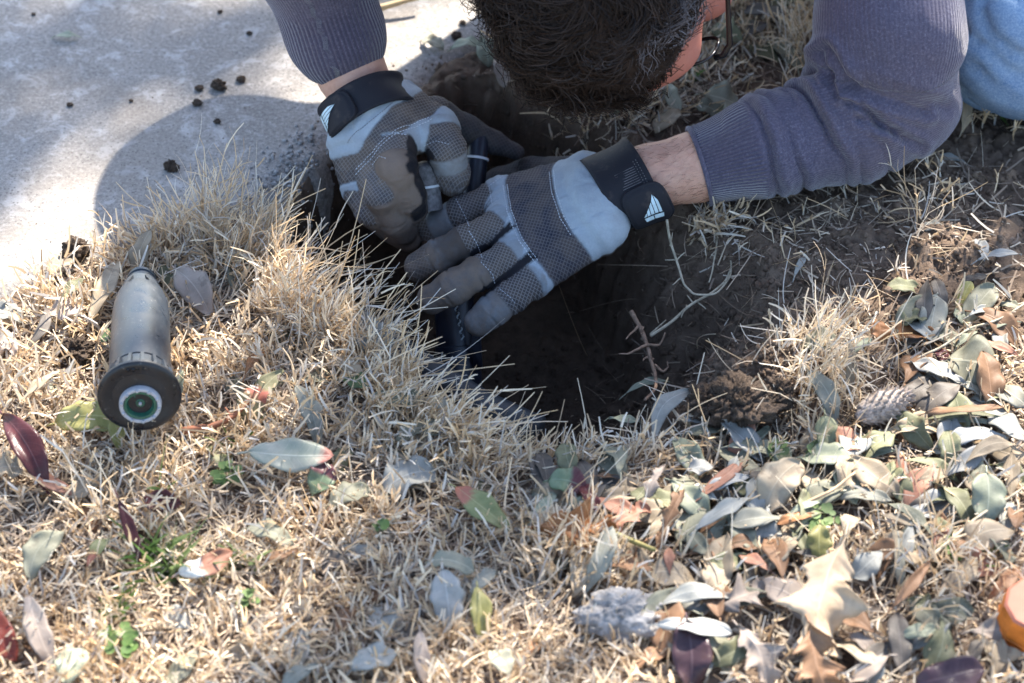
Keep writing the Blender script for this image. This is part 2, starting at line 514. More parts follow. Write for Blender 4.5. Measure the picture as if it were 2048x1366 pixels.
# ================================================================ the person
class Field:
    """a signed distance field sampled on a box, cut into a quad mesh by surface nets"""
    def __init__(s, lo, hi, h):
        s.lo = np.array(lo, float); s.h = h
        s.n = np.ceil((np.array(hi) - s.lo) / h).astype(int) + 1
        s.F = np.full(tuple(s.n), .05, np.float32)
    def box(s, lo, hi):
        a = np.clip(np.floor((np.array(lo) - s.lo) / s.h).astype(int), 0, s.n - 1)
        b = np.clip(np.ceil((np.array(hi) - s.lo) / s.h).astype(int) + 1, 1, s.n)
        b = np.maximum(b, a + 1)
        sl = tuple(slice(i, j) for i, j in zip(a, b))
        g = [s.lo[k] + s.h * np.arange(a[k], b[k]) for k in range(3)]
        X, Y, Z = np.meshgrid(*g, indexing='ij')
        return sl, X, Y, Z
    def cone(s, a, b, ra, rb, k=.004, n=None, f=1.0, op='add'):
        a = np.asarray(a, float); b = np.asarray(b, float)
        m = max(ra, rb) * max(1, 1) + 2.2 * k + .006
        sl, X, Y, Z = s.box(np.minimum(a, b) - m, np.maximum(a, b) + m)
        d = conedist(X, Y, Z, a, b, ra, rb, n, f)
        s.put(sl, d, k, op)
    def ell(s, c, axes, rad, k=.01, op='add'):
        c = np.asarray(c, float); rad = np.asarray(rad, float)
        m = rad.max() + 2.2 * k + .006
        sl, X, Y, Z = s.box(c - m, c + m)
        A = np.stack([X - c[0], Y - c[1], Z - c[2]], -1) @ np.array(axes, float).T
        q = np.linalg.norm(A / rad, axis=-1); q2 = np.linalg.norm(A / rad ** 2, axis=-1) + 1e-9
        s.put(sl, q * (q - 1) / q2, k, op)
    def put(s, sl, d, k, op):
        o = s.F[sl]
        if op == 'add':
            if k <= 0: s.F[sl] = np.minimum(o, d)
            else:
                h = np.maximum(k - np.abs(o - d), 0) / k
                s.F[sl] = np.minimum(o, d) - h * h * k * .25
        elif op == 'sub': s.F[sl] = np.maximum(o, -d)
        elif op == 'and': s.F[sl] = np.maximum(o, d)
    def mesh(s):
        F = s.F; ins = F < 0
        ins[0] = ins[-1] = False; ins[:, 0] = ins[:, -1] = False; ins[:, :, 0] = ins[:, :, -1] = False
        c = [(i, j, k) for i in (0, 1) for j in (0, 1) for k in (0, 1)]
        def sh(A, i, j, k): return A[i:A.shape[0] - 1 + i, j:A.shape[1] - 1 + j, k:A.shape[2] - 1 + k]
        cnt = np.zeros(tuple(np.array(F.shape) - 1), np.uint8)
        for q in c: cnt += sh(ins, *q)
        act = (cnt > 0) & (cnt < 8)
        I = np.argwhere(act)
        vid = np.full(act.shape, -1, np.int32); vid[act] = np.arange(len(I))
        fv = np.stack([F[I[:, 0] + q[0], I[:, 1] + q[1], I[:, 2] + q[2]] for q in c], -1)
        acc = np.zeros((len(I), 3)); ct = np.zeros(len(I))
        for a in range(8):
            for b in range(a + 1, 8):
                qa, qb = np.array(c[a]), np.array(c[b])
                if np.abs(qa - qb).sum() != 1: continue
                fa, fb = fv[:, a], fv[:, b]
                x = (fa < 0) != (fb < 0)
                t = np.where(x, fa / np.where(x, fa - fb, 1), 0)
                acc += np.where(x[:, None], qa + (qb - qa) * t[:, None], 0); ct += x
        V = s.lo + s.h * (I + acc / np.maximum(ct, 1)[:, None])
        Q = []
        for ax in range(3):
            A = ins; n = A.shape
            s0 = [slice(1, n[0] - 1)] * 1 + [slice(1, n[1] - 1)] + [slice(1, n[2] - 1)]
            s0[ax] = slice(0, n[ax] - 1)
            s1 = list(s0); s1[ax] = slice(1, n[ax])
            a_, b_ = A[tuple(s0)], A[tuple(s1)]
            off = np.array([1, 1, 1]); off[ax] = 0
            E = np.argwhere(a_ != b_) ; up = a_[tuple(E.T)]
            E = E + off
            u = np.zeros(3, int); w = np.zeros(3, int); u[(ax + 1) % 3] = 1; w[(ax + 2) % 3] = 1
            g = lambda e: vid[e[:, 0], e[:, 1], e[:, 2]]
            q = np.stack([g(E - u - w), g(E - w), g(E), g(E - u)], -1)
            q[~up] = q[~up][:, ::-1]
            Q.append(q)
        Q = np.concatenate(Q)
        Q = Q[(Q >= 0).all(1)]
        return V, Q

def conedist(X, Y, Z, a, b, ra, rb, n=None, f=1.0):
    q = np.stack([X, Y, Z], -1) - a
    d = b - a
    if n is not None:
        n = nrm(n); g = 1.0 / f - 1.0
        q = q + (q @ n)[..., None] * n * g
        d = d + (d @ n) * n * g
    t = np.clip((q @ d) / (d @ d + 1e-12), 0, 1)
    return np.linalg.norm(q - t[..., None] * d, axis=-1) - (ra + (rb - ra) * t)

def vnormals(V, Q):
    n = np.cross(V[Q[:, 2]] - V[Q[:, 0]], V[Q[:, 3]] - V[Q[:, 1]])
    out = np.zeros_like(V)
    for k in range(4): np.add.at(out, Q[:, k], n)
    return nrm(out)
def relax(V, Q, it=2, f=.5):
    e = np.concatenate([Q[:, [0, 1]], Q[:, [1, 2]], Q[:, [2, 3]], Q[:, [3, 0]]])
    for _ in range(it):
        s_ = np.zeros_like(V); c = np.zeros(len(V))
        np.add.at(s_, e[:, 0], V[e[:, 1]]); np.add.at(s_, e[:, 1], V[e[:, 0]])
        np.add.at(c, e[:, 0], 1); np.add.at(c, e[:, 1], 1)
        V = V + f * (s_ / np.maximum(c, 1)[:, None] - V)
    return V
def setattr_f(o, name, arr):
    a = o.data.attributes.new(name, 'FLOAT', 'POINT'); a.data.foreach_set('value', np.asarray(arr, np.float32))
def setattr_v(o, name, arr):
    a = o.data.attributes.new(name, 'FLOAT_VECTOR', 'POINT'); a.data.foreach_set('vector', np.asarray(arr, np.float32).ravel())
def setattr_c(o, name, arr):
    a = o.data.color_attributes.new(name, 'FLOAT_COLOR', 'POINT')
    a.data.foreach_set('color', np.c_[arr, np.ones(len(arr))].astype(np.float32).ravel())

# ---------------------------------------------------------------- the joints
HAND_A = dict(   # the left hand, at the right of the picture, laid flat over the hole
    W=[P(1178, 352, .026), P(1185, 385, .030), P(1195, 422, .026), P(1205, 462, .016)],
    wr=[.0180, .0185, .0180, .0145],
    fingers=[
        dict(p=[P(1000, 392, .004), P(925, 425, -.002), P(868, 456, -.018), P(850, 466, -.028)], r=[.0120, .0118, .0116, .0106]),
        dict(p=[P(1012, 446, .008), P(935, 482, .008), P(878, 512, -.001), P(838, 533, -.012)], r=[.0122, .0119, .0118, .0111]),
        dict(p=[P(1036, 504, .004), P(960, 545, .004), P(905, 576, -.004), P(864, 598, -.014)], r=[.0122, .0118, .0117, .0110]),
        dict(p=[P(1068, 556, -.006), P(1022, 592, -.008), P(985, 622, -.014), P(958, 645, -.021)], r=[.0120, .0115, .0112, .0104]),
    ],
    thumb=dict(p=[P(1150, 352, .0), P(1065, 352, -.022), P(1000, 372, -.036), P(960, 392, -.042)], r=[.016, .0145, .013, .0115]),
    normal=nrm([.10, -.30, 1.0]))
HAND_B = dict(   # the right hand, at the left, gripping from above
    W=[P(800, 208, .055), P(770, 222, .060), P(735, 245, .055), P(702, 285, .043)],
    wr=[.0170, .0180, .0180, .0165],
    fingers=[
        dict(p=[P(875, 256, .046), P(892, 298, .042), P(903, 345, .022), P(906, 362, .012)], r=[.0135, .0135, .0125, .0115]),
        dict(p=[P(790, 290, .050), P(793, 335, .046), P(812, 388, .024), P(822, 415, .008)], r=[.0128, .0138, .0136, .0125]),
        dict(p=[P(752, 335, .036), P(762, 385, .030), P(786, 432, .006), P(806, 462, -.010)], r=[.0125, .0128, .0122, .0112]),
        dict(p=[P(724, 378, .018), P(742, 418, .012), P(782, 452, -.010), P(815, 476, -.022)], r=[.0118, .0118, .0112, .0102]),
    ],
    thumb=dict(p=[P(868, 228, .034), P(930, 256, .018), P(985, 284, .004), P(1034, 304, -.004)], r=[.0140, .0105, .0078, .0058]),
    normal=nrm([-.25, -.35, 1.0]))

def hand_field(Fd, H, shrink=0.0, kk=1.0):
    K = [f['p'][0] for f in H['fingers']]
    n = H['normal']
    # palm: the metacarpals melt together
    for i in range(4):
        Fd.cone(H['W'][i], K[i], H['wr'][i] - shrink, H['fingers'][i]['r'][0] + .0018 - shrink, .014 * kk, n, .80)
    for i in range(3):
        Fd.cone((H['W'][i] + H['W'][i + 1]) / 2, (K[i] + K[i + 1]) / 2, H['wr'][i] - shrink, .0125 - shrink, .014 * kk, n, .78)
    # each finger its own field so neighbours stay apart
    for f in H['fingers'] + [H['thumb']]:
        lo = np.min(f['p'], 0) - .03; hi = np.max(f['p'], 0) + .03
        sl, X, Y, Z = Fd.box(lo, hi)
        g = np.full(X.shape, .05)
        for j in range(3):
            d = conedist(X, Y, Z, f['p'][j], f['p'][j + 1], f['r'][j] - shrink, f['r'][j + 1] - shrink, n, .93)
            h = np.maximum(.006 - np.abs(g - d), 0) / .006
            g = np.minimum(g, d) - h * h * .006 * .25
        # melt into the palm only round the knuckle
        kn = np.linalg.norm(np.stack([X, Y, Z], -1) - f['p'][0], axis=-1)
        k = .0012 + .0075 * smooth(.030, .012, kn)
        o = Fd.F[sl]
        h = np.maximum(k - np.abs(o - g), 0) / k
        Fd.F[sl] = np.minimum(o, g) - h * h * k * .25

# ---------------------------------------------------------------- head frame
RT = np.array([1.0, 0, 0]); TW = -FWD
def camv(a, b, c): return a * RT + b * UPV + c * TW
HC = P(1216, -104, .205)
hs = nrm(camv(.90, .02, .42)); hf = camv(-.02, -.72, -.68); hf = nrm(hf - hs * (hf @ hs)); hc = nrm(np.cross(hs, hf))
if hc @ TW < 0: hc = -hc
def head(a, b, c): return HC + hs * a + hf * b + hc * c   # side, face, crown (metres)

NECK = head(0, -.045, -.11)
SHO = np.array([.075, .45, .325])
SH_L = np.array([.265, .415, .315]); SH_R = np.array([-.095, .475, .330])
ELB_L = P(1800, 205, .058); WR_L = P(1392, 334, .036)
ELB_R = P(585, -185, .20); WR_R = P(700, 140, .068)
HIP = np.array([.42, .84, .36])

root_loc = (0, 0, 0)
# skin
sk = Field([-.30, -.16, -.09], [.62, 1.10, .50], .0042)
sk.cone(NECK, SHO, .056, .065, .03)
sk.cone(SHO, HIP, .10, .13, .03, [0, 0, 1], .75)
sk.cone(SH_L, SH_R, .055, .055, .03)
sk.cone(SH_L, ELB_L, .045, .038, .02); sk.cone(ELB_L, WR_L, .036, .0235, .012)
sk.cone(SH_R, ELB_R, .045, .038, .02); sk.cone(ELB_R, WR_R, .036, .0235, .012)
sk.cone(WR_L, P(1300, 353, .034), .0245, .0228, .01); sk.cone(P(1290, 356, .034), P(1210, 390, .022), .0200, .0175, .012)
sk.cone(WR_R, P(714, 162, .068), .0245, .0225, .01); sk.cone(P(716, 168, .066), P(755, 236, .048), .0195, .0165, .012)
KNEE_L = P(2052, 42, .070); KNEE_R = np.array([.20, .66, .055])
for hp, kn, ft in ((HIP + [.10, 0, 0], KNEE_L, np.array([.52, .88, .05])), (HIP - [.10, 0, 0], KNEE_R, np.array([.22, 1.05, .05]))):
    sk.cone(hp, kn, .08, .055, .03); sk.cone(kn, ft, .05, .035, .02)
# skull, face, ears
ax = np.array([hs, hf, hc])
sk.ell(head(0, -.004, .018), ax, (.073, .094, .088), .01)
sk.ell(head(0, .022, -.052), ax, (.060, .066, .078), .03)
sk.ell(head(0, .058, -.098), ax, (.034, .032, .026), .025)
sk.ell(head(0, .074, .022), ax, (.052, .020, .030), .02)                 # brow
sk.cone(head(0, .088, -.004), head(0, .112, -.048), .008, .012, .012)    # nose
sk.cone(head(-.016, .094, -.050), head(.016, .094, -.050), .007, .007, .008)
sk.cone(head(-.020, .088, -.076), head(.020, .088, -.076), .006, .006, .006)   # lips
sk.cone(head(-.018, .086, -.085), head(.018, .086, -.085), .006, .006, .005)
for s_ in (-1, 1):
    sk.ell(head(s_ * .030, .080, -.008), ax, (.015, .012, .010), .004, 'sub')   # eye socket
    sk.ell(head(s_ * .030, .073, -.008), ax, (.0125, .0125, .0125), .003)       # eyeball and lid
    sk.cone(head(s_ * .046, .068, -.040), head(s_ * .038, .075, -.050), .016, .012, .02)
    sk.ell(head(s_ * .077, -.006, -.018), [nrm(hs * s_ - .5 * hf), nrm(hf + .5 * s_ * hs), hc], (.006, .018, .030), .006)
    sk.ell(head(s_ * .082, .000, -.018), [nrm(hs * s_ - .5 * hf), nrm(hf + .5 * s_ * hs), hc], (.004, .010, .018), .003, 'sub')
for H in (HAND_A, HAND_B): hand_field(sk, H, .0060)
Vs, Qs = sk.mesh()
Vs = relax(Vs, Qs, 3, .5)

m, nt, bs = newmat('skin', .55, .3)
v = geo_pos(nt)
n1 = noise(nt, v, 35, 4); n2 = noise(nt, v, 260, 4, .7)
c = ramp(nt, n1, [(.3, (.50, .275, .195)), (.7, (.62, .37, .27))])
c = mix(nt, ramp(nt, n2, [(.4, 0.0), (.75, .35)]), c, (.40, .15, .10))
at = N(nt, 'ShaderNodeAttribute', attribute_name='ruddy')
c = mix(nt, at.outputs['Fac'], c, (.36, .105, .075))
L(nt, c, bs.inputs['Base Color'])
bs.inputs['Subsurface Weight'].default_value = .12
bs.inputs['Subsurface Radius'].default_value = (.008, .003, .0015)
bs.inputs['Subsurface Scale'].default_value = .6
bump(nt, bs, n2, .35, .0008)
M_skin = m
person = mesh_np('person', Vs, Qs, M_skin)
tag(person, 'kneeling person in purple-grey sweater and jeans bent low over the hole, wearing grey gloves', 'person')
dh = np.linalg.norm(Vs - HC, axis=1)
setattr_f(person, 'ruddy', smooth(.15, .11, dh) * .75)

def ribbons(name, base, dirs, length, width, bend, nseg, mat, parent=None, taper=.75, wdir=None, build=True):
    n = len(base)
    s_ = np.linspace(0, 1, nseg + 1)
    L_ = np.asarray(length)[:, None, None]
    pos = base[:, None, :] + dirs[:, None, :] * (L_ * s_[None, :, None]) + bend[:, None, :] * (L_ * (s_ ** 2)[None, :, None])
    tan = nrm(dirs[:, None, :] + 2 * bend[:, None, :] * s_[None, :, None])
    if wdir is None: wdir = nrm(rng.normal(size=(n, 3)))
    side = nrm(np.cross(tan, wdir[:, None, :]))
    w = np.asarray(width)[:, None, None] * (1 - taper * s_ ** 1.6)[None, :, None] * .5
    V = np.stack([pos - side * w, pos + side * w], 2).reshape(-1, 3)
    k = (np.arange(n) * (nseg + 1) * 2)[:, None, None] + (np.arange(nseg) * 2)[None, :, None]
    F = (k + np.array([0, 1, 3, 2])[None, None, :]).reshape(-1, 4)
    if not build: return V, F
    return mesh_np(name, V, F, mat, parent)
def curve_at(base, dirs, length, bend, s_):
    return base + dirs * (length * s_)[:, None] + bend * (length * s_ ** 2)[:, None], nrm(dirs + 2 * bend * s_[:, None])

def arm_hair():
    bvh = BVHTree.FromPolygons([tuple(x) for x in Vs], [tuple(int(k) for k in q) for q in Qs])
    B_, D_, W_ = [], [], []
    for _ in range(420):
        x = 1262 + 170 * rng.random(); y = 262 + 165 * rng.random()
        d = nrm(FWD * KPX + RT * (x - 1024) + UPV * (683 - y))
        r_ = bvh.ray_cast(Vector(CAM), Vector(d))
        if r_[0] is None: continue
        n_ = np.array(r_[1]); a_ = nrm(np.array([-.75, -.55, 0]) + .35 * rng.normal(size=3)); a_ = nrm(a_ - n_ * (a_ @ n_) + n_ * .18)
        B_.append(np.array(r_[0])); D_.append(a_); W_.append(n_)
    n = len(B_)
    ribbons('arm_hair', np.array(B_), np.array(D_), .005 + .006 * rng.random(n), np.full(n, .00022), rng.normal(0, .15, (n, 3)), 4, flat('fine_brown_hair', (.09, .045, .025), .6), person, .8, wdir=nrm(np.cross(np.array(D_), np.array(W_))))
arm_hair()

# ---------------------------------------------------------------- sweater
def tubecoord(V, a, b):
    d = nrm(b - a); q = V - a
    t = q @ d
    e = nrm(np.cross(d, [0, 0, 1.0])); f = np.cross(d, e)
    return t, np.arctan2(q @ f, q @ e), np.linalg.norm(q - t[:, None] * d, axis=1)
CUFF_L = P(1398, 333, .035); CUFF_R = P(690, 112, .074)
MID_L = P(1530, 292, .046)
def sweater_fill(sw):
    sw.cone(CUFF_L, MID_L, .0290, .0350, .006); sw.cone(MID_L, P(1700, 245, .054), .0350, .0435, .012); sw.cone(P(1700, 240, .054), P(1800, 205, .058), .0430, .0420, .012)
    sw.cone(P(1770, 215, .06), P(1872, 232, .052), .036, .0085, .012)            # the slack cloth at the point of the elbow
    sw.cone(P(1786, 185, .066), P(1776, 60, .12), .0445, .0465, .014)
    sw.cone(P(1780, 60, .12), SH_L, .0475, .060, .03)
    sw.cone(CUFF_R, P(672, 70, .095), .0282, .0325, .008); sw.cone(P(672, 70, .095), ELB_R, .0325, .048, .02); sw.cone(ELB_R, SH_R, .050, .066, .03)
    sw.cone(SH_L, SH_R, .066, .066, .04); sw.cone(SHO, HIP, .125, .150, .04, [0, 0, 1], .8)
    sw.cone(NECK + nrm(SHO - NECK) * .05, SHO, .068, .09, .02)
    for cu, mid, rr in ((CUFF_L, MID_L, .0245), (CUFF_R, P(672, 70, .095), .0240)):   # cut the cuff off square and hollow it
        d = nrm(mid - cu)
        m_ = .07
        sl, X, Y, Z = sw.box(cu - m_, cu + m_)
        q = (np.stack([X, Y, Z], -1) - cu) @ d
        rad = np.linalg.norm(np.stack([X, Y, Z], -1) - cu, axis=-1)
        sw.F[sl] = np.where(rad < .06, np.maximum(sw.F[sl], -q), sw.F[sl])
        sw.cone(cu - d * .02, cu + d * .016, rr + .0025, rr + .0005, 0, op='sub')

CUT = float((P(1700, -60, .1) - CAM) @ UPV / ((P(1700, -60, .1) - CAM) @ FWD))
def sweater_field(lo, hi, h):
    sw = Field(lo, hi, h)
    sweater_fill(sw)
    return sw
def cut_field(s, keep_low):
    g = [s.lo[k] + s.h * np.arange(s.n[k]) for k in range(3)]
    X, Y, Z = np.meshgrid(*g, indexing='ij')
    q = np.stack([X, Y, Z], -1) - CAM
    w = q @ FWD
    d = (q @ UPV) - CUT * w             # above the cut: positive
    arm = X > .10
    if keep_low: s.F = np.maximum(s.F, np.where(arm, d - .001, .02)).astype(np.float32)
    else: s.F = np.where(arm, np.maximum(s.F, -d), s.F).astype(np.float32)
sw = sweater_field([-.32, .02, -.02], [.62, 1.0, .50], .0036); cut_field(sw, False)
Va, Qa = sw.mesh(); Va = relax(Va, Qa, 2, .5)
sw = sweater_field([.095, .06, -.02], [.40, .42, .26], .0016); cut_field(sw, True)
Vb, Qb = sw.mesh(); Vb = relax(Vb, Qb, 4, .5)
Vw = np.concatenate([Va, Vb]); Qw = np.concatenate([Qa, Qb + len(Va)])
Nw = vnormals(Vw, Qw)
pxw = PX(Vw)
# folds of the pushed-up left sleeve: rings that slant round the arm
tL, aL, rL = tubecoord(Vw, CUFF_L, P(1800, 212, .058))
LL = np.linalg.norm(P(1800, 212, .058) - CUFF_L)
onF = smooth(.075, .06, rL) * smooth(-.004, .0, tL) * smooth(LL + .03, LL - .015, tL) * (Vw[:, 2] < .13)
wob = .0022 * np.sin(aL * 2 + 1) + .0050 * vnoise(np.cos(aL) * .3 + 1, np.sin(aL) * .3 + tL * 2, 6, 21, 3)
disp = np.zeros(len(Vw))
for t0, dp, wd, sl_k in ((.043, .0040, .0030, .004), (.0535, .0012, .0022, .002), (.060, .0026, .0026, .007), (.071, .0012, .002, .003), (.087, .0052, .0032, .012), (.099, .0014, .003, .010), (.112, .0034, .0032, .021), (.129, .0022, .0036, .026)):
    tt = tL + wob - sl_k * np.sin(aL * 1.0 + .6)
    ang = .66 + .40 * np.cos(aL * 1.7 + t0 * 311)
    disp -= 1.5 * dp * ang * np.exp(-(np.abs(tt - t0) / (wd * .62)) ** 1.5)
    disp += 1.0 * dp * ang * np.exp(-((tt - t0 - 2.1 * wd) / (wd * 1.5)) ** 2)
disp *= onF
# long diagonal pulls towards the elbow and up the upper arm
s1 = Vw @ nrm([.55, -.2, 1.0])
up = smooth(.05, .10, Vw[:, 2]) * (Vw[:, 0] > .15) * (Vw[:, 2] < .32)
disp += (up + .0) * (.0030 * vnoise(s1 * 1.0, (Vw[:, 0] + Vw[:, 1]) * .25, 45, 31, 2) + .0016 * vnoise(Vw[:, 2], Vw[:, 0], 22, 33, 2))
for (xa, ya, xb, yb, dp, wd) in ((1650, 95, 1760, 250, .0050, 9), (1690, 170, 1850, 225, .0042, 9), (1700, 200, 1790, 262, .0042, 7), (1665, 150, 1890, 215, .0030, 12), (1720, 235, 1840, 290, .0036, 8), (1640, 105, 1675, 190, .004, 7)):
    A_ = np.array([xa, ya]); B_ = np.array([xb, yb]); D_ = B_ - A_
    # creases run over the elbow: a plane through two points of the cloth, followed right round the arm
    t = np.clip(((pxw - A_) @ D_) / (D_ @ D_), 0, 1)
    dist = np.linalg.norm(pxw - A_ - t[:, None] * D_, axis=1)
    disp -= 1.35 * dp * np.exp(-(dist / (wd * .8)) ** 1.6) * (1 - .3 * t) * (Nw @ TW > -.2) * (Vw[:, 0] > .12) * (Vw[:, 1] < .4)
    disp += .5 * dp * np.exp(-((dist - 2.2 * wd) / wd) ** 2) * (Nw @ TW > -.2) * (Vw[:, 0] > .12) * (Vw[:, 1] < .4)
disp += (.0006 * vnoise(tL * 1.0 + aL * .012, aL * .02, 160, 35, 3)) * (Vw[:, 0] > .1) * (tL > .03)
Vw = Vw + Nw * disp[:, None]
Vw = relax(Vw, Qw, 1, .3)

m, nt, bs = newmat('knit_wool', .95, .1)
at = N(nt, 'ShaderNodeAttribute', attribute_name='knit')
rib = N(nt, 'ShaderNodeAttribute', attribute_name='rib')
v = geo_pos(nt)
n1 = noise(nt, v, 500, 3, .8); n2 = noise(nt, v, 14, 4, .6); n3 = noise(nt, v, 1600, 2)
c = ramp(nt, n1, [(.3, (.056, .053, .086)), (.55, (.100, .093, .135)), (.75, (.19, .18, .235))])
c = mix(nt, ramp(nt, n2, [(.35, 0.0), (.7, .35)]), c, (.11, .088, .100))
mp = N(nt, 'ShaderNodeSeparateXYZ'); L(nt, at.outputs['Vector'], mp.inputs[0])
wv = math_(nt, 'SINE', math_(nt, 'MULTIPLY', mp.outputs['Y'], 2 * math.pi / .0026))
wv2 = math_(nt, 'SINE', math_(nt, 'MULTIPLY', mp.outputs['X'], 2 * math.pi / .0021))
wv_f = math_(nt, 'SINE', math_(nt, 'MULTIPLY', mp.outputs['Y'], 2 * math.pi / .0017))
h = mix(nt, rib.outputs['Fac'], math_(nt, 'ADD', math_(nt, 'MULTIPLY', wv_f, .20), math_(nt, 'MULTIPLY', wv2, .0)), math_(nt, 'MULTIPLY', wv, .9))
hh = math_(nt, 'ADD', h, math_(nt, 'MULTIPLY', n1, .8))
c = mix(nt, math_(nt, 'MULTIPLY', rib.outputs['Fac'], ramp(nt, math_(nt, 'ADD', math_(nt, 'MULTIPLY', wv, .5), .5), [(.0, .55), (.5, 0.0)])), c, (.06, .05, .085))
L(nt, c, bs.inputs['Base Color'])
bump(nt, bs, hh, .7, .0009)
bs.inputs['Sheen Weight'].default_value = .35
bs.inputs['Sheen Roughness'].default_value = .4
M_knit = m
sweater = mesh_np('sweater', Vw, Qw, M_knit, person)
# knit coordinates: along and round each sleeve
dR = nrm(CUFF_R - ELB_R)
tR, aR, rR = tubecoord(Vw, CUFF_R, ELB_R)
isR = Vw[:, 0] < .0
tU, aU, rU = tubecoord(Vw, ELB_L, SH_L)
upper = (~isR) & (Vw[:, 2] > .105)
along = np.where(isR, tR, np.where(upper, tU + .2, tL)); arc = np.where(isR, aR * .030, np.where(upper, aU * .047, aL * .034))
setattr_v(sweater, 'knit', np.c_[along, arc, arc * 0])
ribf = np.where(isR, smooth(.062, .058, tR), smooth(.040, .036, tL) * (rL < .06) * (~isR))
setattr_f(sweater, 'rib', ribf)

# turned hems at the two cuffs
for cu, mid, rr in ((CUFF_L, MID_L, .0285), (CUFF_R, P(672, 70, .095), .0278)):
    d = nrm(mid - cu); e = nrm(np.cross(d, [0, 0, 1.0])); f = np.cross(d, e); mb = MB()
    pts = [cu + d * .0006 + rr * (math.cos(t) * e + math.sin(t) * f) for t in np.linspace(0, 2 * math.pi, 73)]
    mb.tube(pts, .0019, 8, False); o = mb.build('sleeve_hem', M_knit, sweater)
    setattr_f(o, 'rib', np.zeros(len(o.data.vertices)))

# jeans
jn = Field([.05, .12, -.02], [.70, 1.14, .52], .0055)
for hp, kn, ft in ((HIP + [.10, 0, 0], KNEE_L, np.array([.52, .88, .055])), (HIP - [.10, 0, 0], KNEE_R, np.array([.22, 1.05, .055]))):
    jn.cone(hp, kn + [0, 0, .012], .105, .075, .03); jn.cone(kn, ft, .066, .055, .03)
jn.cone(HIP + [.1, 0, 0], HIP - [.1, 0, 0], .12, .12, .04)
Vj, Qj = jn.mesh(); Vj = relax(Vj, Qj, 2)
Nj = vnormals(Vj, Qj)
jf = vnoise(Vj[:, 0] * .6 + Vj[:, 2] * 1.4, Vj[:, 1] * .5 - Vj[:, 0] * .5, 26, 41, 3)
Vj = Vj + Nj * (.005 * jf - .006 * np.exp(-(jf / .12) ** 2))[:, None]
m, nt, bs = newmat('denim', .9, .15)
v = geo_pos(nt)
n1 = noise(nt, v, 18, 5, .65); n2 = noise(nt, v, 620, 4, .85)
c = ramp(nt, n1, [(.3, (.075, .145, .28)), (.7, (.20, .31, .46))])
c = mix(nt, ramp(nt, n2, [(.4, 0.0), (.7, .5)]), c, (.5, .6, .7))
L(nt, c, bs.inputs['Base Color']); bump(nt, bs, n2, .4, .0006)
M_denim = m
jeans = mesh_np('jeans', Vj, Qj, M_denim, person)

# ---------------------------------------------------------------- hair
def skull_pt(u):
    """unit directions (N,3) in head axes to points and normals on the skull"""
    rad = np.array([.074, .095, .090])
    k = 1 / np.linalg.norm(u / rad, axis=1, keepdims=True)
    q = u * k
    n = nrm(q / rad ** 2)
    p = HC + (q[:, :1] * hs) + ((q[:, 1:2] - .004) * hf) + ((q[:, 2:3] + .018) * hc)
    return p, n[:, :1] * hs + n[:, 1:2] * hf + n[:, 2:3] * hc
def hair_ok(u):
    s_, f, c = np.abs(u[:, 0]), u[:, 1], u[:, 2]
    line = np.where(f > 0, .10 + .62 * smooth(.15, .95, f) - .10 * smooth(.7, 1, s_), -.55)
    side = np.abs(u[:, 0]) * .62 + f * .78
    return (c > line - .12 * smooth(.3, 0, f)) & ~((side > .80) & (c < .50) & (s_ > .28))
nh = 34000
u = nrm(rng.normal(size=(nh * 2, 3))); u = u[hair_ok(u)][:nh]; nh = len(u)
pr, nn = skull_pt(u)
whorl = nrm(np.array([.15, -.80, .55]))
wd = whorl[0] * hs + whorl[1] * hf + whorl[2] * hc
away = nn - wd; away = away - nn * np.sum(away * nn, 1, keepdims=True); away = nrm(away)
swirl = np.cross(nn, away)
# locks: hairs of one patch share their wave
cell = np.floor(u * 5.5 + .5 + .25 * rng.normal(size=u.shape)).astype(int); key = (cell[:, 0] * 73856093 ^ cell[:, 1] * 19349663 ^ cell[:, 2] * 83492791) & 1023
tb = rng.random((1024, 5))
lk = tb[key]
fl = nrm(away + swirl * ((lk[:, :1] - .5) * 1.9) + nn * (.10 + .50 * lk[:, 1:2]) + .07 * rng.normal(size=(nh, 3)))
ln = (.030 + .024 * lk[:, 2] + .010 * rng.random(nh)) * (.65 + .35 * smooth(-.2, .6, u[:, 2]))
ln *= 1 - .5 * smooth(.42, .68, np.abs(u[:, 0]) * .62 + u[:, 1] * .78) * (np.abs(u[:, 0]) > .25)
ns = 14
sv = np.linspace(0, 1, ns)
pos = np.zeros((nh, ns, 3)); cur = pr - nn * .001; dcur = fl.copy()
curlax = nrm(nn + .6 * rng.normal(size=(nh, 3)) * .3)
turn = (lk[:, 3] - .5) * 4.6 + .12 * rng.normal(size=nh)
for k in range(ns):
    pos[:, k] = cur
    cur = cur + dcur * (ln / (ns - 1))[:, None]
    a_ = (turn * (.6 + 1.0 * sv[k]) / ns * 2.2)[:, None]
    dcur = nrm(dcur + np.cross(curlax, dcur) * a_ - nn * .07 + np.array([0, 0, -.012]) * (k > 2))
